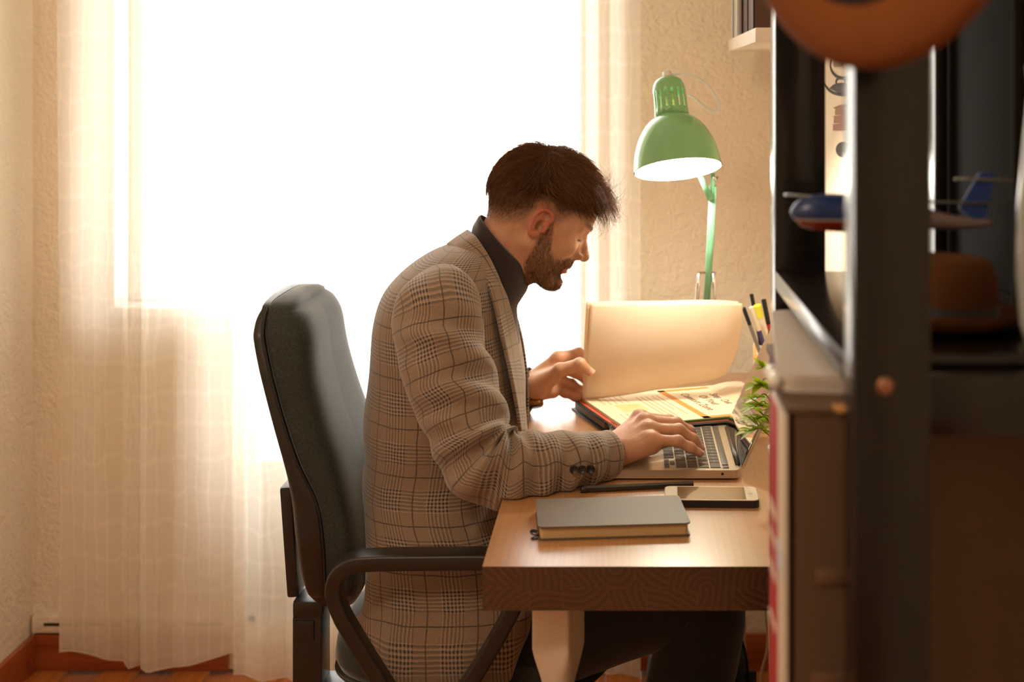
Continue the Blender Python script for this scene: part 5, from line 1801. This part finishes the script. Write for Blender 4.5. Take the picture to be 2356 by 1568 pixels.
shelf_book('standing_book', 'white book at the window end of the wall shelf', 3.015, 3.050, 0.238, 0.235, M_WHITE)
shelf_book('standing_book', 'pale grey book second from the window on the wall shelf', 2.975, 3.012, 0.240, 0.225, mat('pale_grey_cloth', (206, 198, 188), 0.6))
shelf_book('standing_book', 'white glossy book in the middle of the wall shelf row', 2.925, 2.970, 0.240, 0.24, mat('glossy_white_jacket', (240, 238, 230), 0.25))
shelf_book('standing_book', 'brown leather book on the wall shelf', 2.86, 2.92, 0.244, 0.23, M_BRN)
shelf_book('standing_book', 'thick dark brown book on the wall shelf', 2.77, 2.855, 0.248, 0.25, mat('dark_leather_book', (62, 40, 32), 0.5, vary=0.3, scale=25))
shelf_book('standing_book', 'nearest dark red brown book on the wall shelf', 2.66, 2.765, 0.25, 0.24, mat('red_brown_book', (80, 48, 38), 0.5, vary=0.3, scale=25))

# ------------------------------------------------------------------ dark shelving unit in the foreground
unit = root('shelving_unit', 'black brown open shelving unit standing against the right wall', 'shelf', (0.29, 1.39, 0))
PX0 = 0.182
for y0, y1 in ((1.655, 1.705), (1.085, 1.135)):
    po = box('post', (PX0 + 0.0305, (y0 + y1) / 2, 0.98), (0.061, y1 - y0, 1.96), M_DARKWOOD, unit, bev=0.002)
    box('post', (0.390, (y0 + y1) / 2, 0.98), (0.029, y1 - y0, 1.96), M_DARKWOOD, unit, bev=0.002)
M_BRASS = mat('worn_brass_screw', (150, 104, 76), 0.4, metal=0.5)
lathe('screw', [(0, 0.002), (0.005, 0.002), (0.0068, 0.0005), (0.007, 0), (0, -0.001)], M_BRASS, unit, Matrix.Translation((0.2065, 1.0848, at(2037, 888, 1.085)[2])) @ Matrix.Rotation(math.pi / 2, 4, 'X'), 16)
BZ = 1.158
for zt, th_ in ((BZ, 0.022), (0.66, 0.022), (0.14, 0.022), (1.70, 0.022)):
    box('shelf_board', (0.292, 1.395, zt - th_ / 2), (0.220, 0.515, th_), M_DARKWOOD, unit, bev=0.002)
    box('cross_rail', (0.3095, 1.110, zt - 0.034), (0.132, 0.018, 0.05), M_DARKWOOD, unit, bev=0.002)

# things under the upper board
M_GREYP = mat('pale_grey_folder', (196, 182, 168), 0.5)
M_KRAFT = mat('brown_storage_box_card', (92, 68, 48), 0.75, vary=0.06)
sb = root('storage_box', 'brown cardboard storage box with a grip hole on the shelving unit', 'box', (0.27, 1.22, 0.66))
bx0, bx1, by0, by1 = 0.1395, 0.398, 1.165, 1.26
bm = bmesh.new()
zt0, zt1 = 0.661, 1.103
rbox(bm, ((bx0 + bx1) / 2, by0 + 0.003, (zt0 + zt1) / 2), (bx1 - bx0, 0.006, zt1 - zt0), 0.001)
rbox(bm, ((bx0 + bx1) / 2, by1 - 0.003, (zt0 + zt1) / 2), (bx1 - bx0, 0.006, zt1 - zt0), 0.001)
rbox(bm, (bx0 + 0.003, (by0 + by1) / 2, (zt0 + zt1) / 2), (0.006, by1 - by0, zt1 - zt0), 0.001)
rbox(bm, (bx1 - 0.003, (by0 + by1) / 2, (zt0 + zt1) / 2), (0.006, by1 - by0, zt1 - zt0), 0.001)
bm_obj('carcass', bm, M_KRAFT, sb)
box('carton_lid', ((bx0 + bx1) / 2, (by0 + by1) / 2, zt1 + 0.002), (bx1 - bx0 + 0.004, by1 - by0 + 0.004, 0.005), M_KRAFT, sb, bev=0.001)
gp = at(1915, 1325, by0)
box('grip_plate', (gp[0], by0 - 0.001, gp[2]), (0.028, 0.003, 0.013), mat('brass_grip', (120, 92, 72), 0.4, metal=0.4), sb, bev=0.0012)
lt = at(1920, 1560, by0)
box('grip_plate', (lt[0], by0 - 0.001, lt[2]), (0.04, 0.003, 0.010), bpy.data.materials['brass_grip'], sb, bev=0.0012)
# red magazine with pale bands standing at the box's left side
mgz = root('magazine_file', 'red and white magazine file standing beside the brown box', 'file', (0.136, 1.21, 0.66))
M_MAGR = mat('crimson_print', (176, 34, 44), 0.45, vary=0.2, scale=20)
M_MAGW = mat('white_print', (214, 200, 182), 0.45)
box('file_body', (0.1370, 1.2135, 0.88), (0.0044, 0.095, 0.44), M_MAGW, mgz, bev=0.001)
box('red_band', (0.1342, 1.2335, 0.88), (0.0012, 0.054, 0.436), M_MAGR, mgz, bev=0)
for z, h in ((1.0, 0.010), (0.975, 0.006), (0.945, 0.008), (0.90, 0.006)):
    box('pale_band', (0.1334, 1.2335, z), (0.0008, 0.052, h), M_MAGW, mgz, bev=0)
box('blue_label', (0.1342, 1.186, 0.972), (0.0008, 0.034, 0.026), mat('pale_blue_print', (200, 206, 214), 0.5), mgz, bev=0)
# other files and the pale folder lying on top of them
fb = root('document_box', 'grey document box behind the brown storage box', 'box', (0.28, 1.43, 0.66))
box('carcass', (0.272, 1.45, 0.865), (0.20, 0.36, 0.40), M_KRAFT, fb, bev=0.002)
box('cover', (0.272, 1.45, 1.069), (0.206, 0.366, 0.010), M_KRAFT, fb, bev=0.002)
fo = root('plastic_folder', 'pale grey rounded plastic case lying under the shelf board', 'folder', (0.26, 1.38, 1.108))
Rfo = Matrix.Rotation(math.radians(-5.2), 3, 'Z')
box('lower_half', (0.2775, 1.385, 1.1125), (0.25, 0.36, 0.008), M_GREYP, fo, bev=0, vbev=0.018, rot=Rfo)
box('upper_half', (0.2775, 1.385, 1.1205), (0.25, 0.36, 0.007), M_GREYP, fo, bev=0, vbev=0.018, rot=Rfo)
for y in (1.23, 1.26):
    tube('clasp', [(0.1365, y - 0.010, 1.117), (0.134, y, 1.117), (0.1365, y + 0.010, 1.117)], 0.006, M_WHITE, fo, 10)
oc = root('ochre_card', 'ochre cardboard sleeve peeking out under the grey case', 'card', (0.20, 1.170, 1.107))
box('sleeve_front', (0.215, 1.1672, 1.1068), (0.075, 0.02, 0.0018), mat('ochre_card_stock', (190, 134, 66), 0.7), oc, bev=0.0004)
box('sleeve_back', (0.215, 1.1676, 1.1050), (0.070, 0.02, 0.0016), bpy.data.materials['ochre_card_stock'], oc, bev=0.0004)
# toy helicopter on a stand
heli = root('toy_helicopter', 'blue and red model helicopter on the shelving unit', 'toy', (0.24, 1.36, BZ))
HYc = 1.36
def hpnt(px, py, dy=0.0): return at(px, py, HYc) + np.array([0, dy, 0])
fus = [(1826, 502, 0.004), (1834, 497, 0.011), (1858, 490, 0.0165), (1895, 488, 0.0185), (1940, 490, 0.019), (2000, 492, 0.018), (2070, 494, 0.015), (2130, 500, 0.012)]
Pf = catmull([np.r_[hpnt(px, py), r] for px, py, r in fus], 6)
def heli_mat():
    s = NT('blue_over_red_enamel')
    sep = s.n('ShaderNodeSeparateXYZ'); s.link(s.coord('Object'), sep.inputs[0])
    zc = hpnt(1900, 505)[2]
    f = s.math('GREATER_THAN', sep.outputs[2], float(zc))
    g = s.math('GREATER_THAN', sep.outputs[2], float(hpnt(1900, 500)[2]))
    c = s.mix(f, lin((126, 38, 30)), lin((150, 146, 138)))
    c = s.mix(g, c, lin((24, 46, 92)))
    s.link(c, s.b.inputs['Base Color']); s.b.inputs['Roughness'].default_value = 0.3
    return s.m
tube('fuselage', Pf[:, :3], Pf[:, 3], heli_mat(), heli, 24)
M_HSIL = mat('silver_enamel', (112, 110, 104), 0.35, metal=0.3)
M_HBLU = mat('blue_enamel', (20, 50, 112), 0.4)
lathe('nose_window', [(0, 0.010), (0.006, 0.008), (0.010, 0.003), (0.012, -0.004), (0.0, -0.006)], M_HSIL, heli, Matrix.Translation(Vector(hpnt(1846, 488))) @ Matrix.Rotation(math.radians(-60), 4, 'Y'), 20)
tube('tail_boom', catmull([hpnt(2110, 500), hpnt(2200, 512), hpnt(2285, 512)], 5), np.linspace(0.011, 0.003, 11), mat('grey_red_boom', (110, 92, 88), 0.5), heli, 14)
prism('tail_fin', [tuple(hpnt(px, py)[[0, 2]]) for px, py in ((2205, 478), (2252, 398), (2290, 396), (2268, 500), (2240, 506))], 1, HYc - 0.002, HYc + 0.002, M_HBLU, heli)
tube('main_rotor', [hpnt(1806, 448, 0.0), hpnt(1930, 456), hpnt(2065, 462), hpnt(2320, 468)], 0.0012, M_HSIL, heli, 8, rb=0.006)
tube('rotor_mast', [hpnt(1975, 492), hpnt(1975, 474), hpnt(1975, 455)], 0.003, M_HSIL, heli, 8)
tube('tail_rotor', [hpnt(2195, 411, -0.004), hpnt(2260, 412, -0.004), hpnt(2330, 414, -0.004)], 0.0014, M_HSIL, heli, 6)
tube('stand_rod', [hpnt(2040, 500), hpnt(2040, 560), np.array([hpnt(2040, 500)[0], HYc, BZ + 0.003])], 0.003, M_BRASS, heli, 8)
lathe('stand_foot', [(0, 0.006), (0.02, 0.006), (0.024, 0.003), (0.024, 0), (0, 0)], M_BRASS, heli, Matrix.Translation((hpnt(2040, 500)[0], HYc, BZ + 0.0003)), 24)

# brown hat lying on the upper board, dark panel and pale vase at the back
def hat(name, label, M, brim, head, height, m, band, lining=None):
    h = root(name, label, 'hat', M @ Vector((0, 0, 0)))
    lathe('brim', [(head, 0.0), (head + (brim - head) * 0.4, -0.002), (head + (brim - head) * 0.8, 0.003), (brim, 0.010), (brim - 0.001, 0.0135), (head + (brim - head) * 0.8, 0.0065), (head + (brim - head) * 0.4, 0.0018), (head, 0.004)], m, h, M @ Matrix.Diagonal((1.06, 0.94, 1, 1)), 56)
    lathe('crown', [(head, 0.0), (head * 0.985, height * 0.3), (head * 0.95, height * 0.65), (head * 0.86, height * 0.92), (head * 0.7, height), (head * 0.45, height * 0.96), (0.0, height * 0.88)], m, h, M @ Matrix.Diagonal((1.06, 0.94, 1, 1)), 56)
    lathe('hat_band', [(head * 1.004, 0.003), (head * 1.002, height * 0.3), (head * 0.99, height * 0.3), (head * 0.99, 0.003)], band, h, M @ Matrix.Diagonal((1.06, 0.94, 1, 1)), 56)
    if lining:
        lathe('lining', [(head * 0.985, -0.001), (head * 0.97, height * 0.3), (head * 0.93, height * 0.65), (head * 0.84, height * 0.88), (0.0, height * 0.84)], lining, h, M @ Matrix.Diagonal((1.06, 0.94, 1, 1)), 56)
    return h
M_FELT = mat('tobacco_brown_felt', (116, 66, 32), 0.95, vary=0.08, spec=0.1)
M_FELT2 = mat('chestnut_felt', (84, 52, 30), 0.95, vary=0.08, spec=0.1)
M_BAND = mat('black_hat_band', (24, 22, 20), 0.6)
hat('brown_hat', 'chestnut felt hat lying on the upper shelf board', Matrix.Translation((0.292, 1.264, BZ + 0.006)) @ Matrix.Rotation(math.radians(2), 4, 'Y'), 0.073, 0.050, 0.060, M_FELT2, M_BAND)
# hanging hat on the near post: brim underside and dark opening turned to the viewer's left
hc_ = at(1975, -280, 0.955)
nrm_h = Vector((-0.86, -0.51, 0.0)).normalized()
Mh = Matrix.Translation(Vector(hc_)) @ (-nrm_h).to_track_quat('Z', 'Y').to_matrix().to_4x4()
hat('hanging_hat', 'tobacco brown felt hat hung in front of the near shelf post', Mh, 0.142, 0.094, 0.10, M_FELT, M_BAND, mat('black_hat_lining', (20, 18, 16), 0.8))
hk = root('hat_hook', 'small black hook holding the hanging hat', 'hook', (hc_[0] + 0.02, 1.04, hc_[2] + 0.06))
tube('hook_arm', [(PX0 + 0.03, 1.086, hc_[2] + 0.04), (PX0 + 0.03, 1.05, hc_[2] + 0.04), (PX0 + 0.03, 1.02, hc_[2] + 0.055)], 0.004, M_BLK, hk, 8)
tube('hook_plate', [(PX0 + 0.03, 1.0845, hc_[2] + 0.01), (PX0 + 0.03, 1.0845, hc_[2] + 0.04), (PX0 + 0.03, 1.0845, hc_[2] + 0.07)], 0.0015, M_BLK, hk, 8, rb=0.008, up=(0, 1, 0))
bp = root('framed_board', 'black framed board leaning on the wall behind the helicopter', 'board', (0.392, 1.53, BZ))
box('backing', (0.3965, 1.4975, BZ + 0.0005 + 0.21), (0.006, 0.285, 0.42), mat('black_board', (22, 22, 20), 0.95, spec=0.1), bp, bev=0.001)
for y in (1.361, 1.634):
    box('frame', (0.392, y, BZ + 0.0005 + 0.21), (0.012, 0.012, 0.42), mat('dark_frame', (26, 21, 15), 0.95, spec=0.1) if y < 1.5 else bpy.data.materials['dark_frame'], bp, bev=0.001)
for z in (0.006, 0.414):
    box('frame', (0.392, 1.4975, BZ + 0.0005 + z), (0.012, 0.26, 0.012), bpy.data.materials['dark_frame'], bp, bev=0.001)
va = root('vase', 'pale grey ceramic vase at the right edge of the shelf', 'vase', (0.360, 1.162, BZ))
lathe('vase_body', [(0, 0), (0.018, 0), (0.024, 0.02), (0.027, 0.06), (0.026, 0.12), (0.021, 0.18), (0.017, 0.22), (0.019, 0.24), (0.0165, 0.24), (0.015, 0.22), (0.018, 0.18), (0, 0.03)], mat('pale_grey_glaze', (206, 212, 212), 0.25), va, Matrix.Translation((0.360, 1.162, BZ + 0.0005)), 32)

# ------------------------------------------------------------------ wall stickers on the right wall
M_STB = mat('black_vinyl', (34, 26, 22), 0.6)
M_STR = mat('brown_vinyl', (150, 104, 72), 0.6)
def wl(px, py):
    """point on the right wall seen at (px, py)"""
    Y = F * (XR - 0.0012) / (px - CX)
    return np.array([XR - 0.0012, Y, CAMZ - (py - CY) * Y / F])
def decal(name, label, polys, m, r_=None):
    r_ = root(name, label, 'wall sticker', wl(*polys[0][0]), 'stickers on the right wall') if r_ is None else r_
    for nm, poly in polys if isinstance(polys[0][0], str) else [('vinyl', p) for p in polys]:
        P3 = [wl(*p) for p in poly]
        prism(nm, [(p[1], p[2]) for p in P3], 0, XR - 0.0014, XR - 0.0004, m, r_)
    return r_
def disc(cx_, cy_, a, b, n=24): return [(cx_ + a * math.cos(2 * math.pi * i / n), cy_ + b * math.sin(2 * math.pi * i / n)) for i in range(n)]
dk = root('wall_sticker', 'black teapot shaped wall sticker with rings seen past the shelf', 'wall sticker', wl(1930, 200), 'stickers on the right wall')
tube('ring', catmull([wl(1940 + 30 * math.cos(t), 150 + 30 * math.sin(t)) for t in np.linspace(0, 2 * np.pi, 14, endpoint=False)], 3, closed=True), 0.0010, M_STB, dk, 6, closed=True, up=(1, 0, 0), rb=0.0032)
tube('ring', catmull([wl(1934 + 11 * math.cos(t), 188 + 9 * math.sin(t)) for t in np.linspace(0, 2 * np.pi, 12, endpoint=False)], 3, closed=True), 0.0010, M_STB, dk, 6, closed=True, up=(1, 0, 0), rb=0.0024)
tube('spout', catmull([wl(1876, 166), wl(1896, 194), wl(1912, 211), wl(1935, 218), wl(1950, 217)], 4), 0.0010, M_STB, dk, 6, up=(1, 0, 0), rb=0.0030)
decal('', '', [('belly', [(1908, 203), (1918, 194), (1935, 190), (1950, 192), (1950, 214), (1930, 214)])], M_STB, dk)
pg_ = root('wall_sticker', 'brown pagoda wall sticker seen past the shelf', 'wall sticker', wl(1930, 280), 'stickers on the right wall')
decal('', '', [('tier', [(1922, 250), (1952, 250), (1952, 264), (1921, 264)]), ('roof', [(1917, 248), (1932, 241), (1952, 239), (1952, 249), (1921, 250)]), ('tier', [(1919, 268), (1952, 268), (1952, 283), (1918, 283)]),
               ('roof', [(1915, 267), (1952, 263), (1952, 268), (1920, 268)]), ('tier', [(1917, 287), (1952, 287), (1952, 300), (1916, 300)]), ('roof', [(1914, 286), (1952, 282), (1952, 287), (1918, 287)])], M_STR, pg_)
dd_ = root('wall_sticker', 'round black wall sticker below the pagoda', 'wall sticker', wl(1935, 345), 'stickers on the right wall')
decal('', '', [('disc', disc(1940, 344, 17, 18))], M_STB, dd_)
rs_ = root('wall_sticker', 'slim red figure wall sticker below the round one', 'wall sticker', wl(1943, 420), 'stickers on the right wall')
decal('', '', [('figure', [(1942, 382), (1946, 382), (1950, 420), (1949, 452), (1939, 452), (1939, 420)])], mat('pale_red_vinyl', (222, 150, 140), 0.6), rs_)

# ------------------------------------------------------------------ under the desk: bag and cables
M_BAG = mat('olive_black_canvas', (34, 32, 24), 0.85, vary=0.15, scale=120)
bagr = root('backpack', 'dark olive backpack standing under the desk', 'bag', (0.17, 2.72, 0))
bag_c = np.array([0.165, 2.72, 0.0])
rg = []
for z, a, b in ((0.0, 0.085, 0.10), (0.02, 0.10, 0.12), (0.12, 0.105, 0.13), (0.24, 0.098, 0.125), (0.30, 0.085, 0.115), (0.335, 0.066, 0.10), (0.355, 0.045, 0.08), (0.365, 0.02, 0.04)):
    th_ = np.linspace(0, 2 * np.pi, 40, endpoint=False)
    p = 3.0
    rg.append(np.stack([bag_c[0] - 0.02 + a * np.sign(np.cos(th_)) * np.abs(np.cos(th_)) ** (2 / p), bag_c[1] + b * np.sign(np.sin(th_)) * np.abs(np.sin(th_)) ** (2 / p), np.full(40, z)], 1))
loft('bag_body', catmull(np.array(rg).reshape(len(rg), -1), 4).reshape(-1, 40, 3), M_BAG, bagr)
tube('strap', catmull([at(1655, 1425, 2.60), at(1690, 1445, 2.60), at(1712, 1490, 2.60), at(1722, 1560, 2.60), at(1726, 1640, 2.60)], 6), 0.003, M_BAG, bagr, 8, rb=0.014)
box('buckle', at(1727, 1560, 2.60), (0.022, 0.012, 0.03), M_BLK, bagr, bev=0.003)
M_CAB = mat('white_cable', (196, 162, 122), 0.5)
for lab, P_ in (('thin white cable hanging under the desk beside the backpack', [(1664, 1300, 3.0), (1666, 1420, 3.0), (1690, 1440, 3.0), (1702, 1470, 3.0), (1730, 1600, 3.0)]),
                ('straight white cable hanging in the middle under the desk', [(1712, 1300, 3.05), (1713, 1430, 3.05), (1714, 1490, 3.05), (1722, 1600, 3.05)]),
                ('looping white cable closest to the red file under the desk', [(1758, 1300, 2.95), (1762, 1420, 2.95), (1767, 1460, 2.95), (1764, 1500, 2.95), (1752, 1550, 2.95), (1748, 1620, 2.95)])):
    c_ = root('power_cable', lab, 'cable', at(*P_[-1]), 'cables under the desk')
    P3 = [at(*p) for p in P_]
    P3.append(np.array([P3[-1][0] + 0.01, P3[-1][1], 0.006]))
    tube('wire', catmull(P3, 6), 0.0030, M_CAB, c_, 8)
    tube('plug', [P3[-1], P3[-1] + np.array([0.015, 0, 0]), P3[-1] + np.array([0.03, 0, 0])], 0.006, M_CAB, c_, 10)
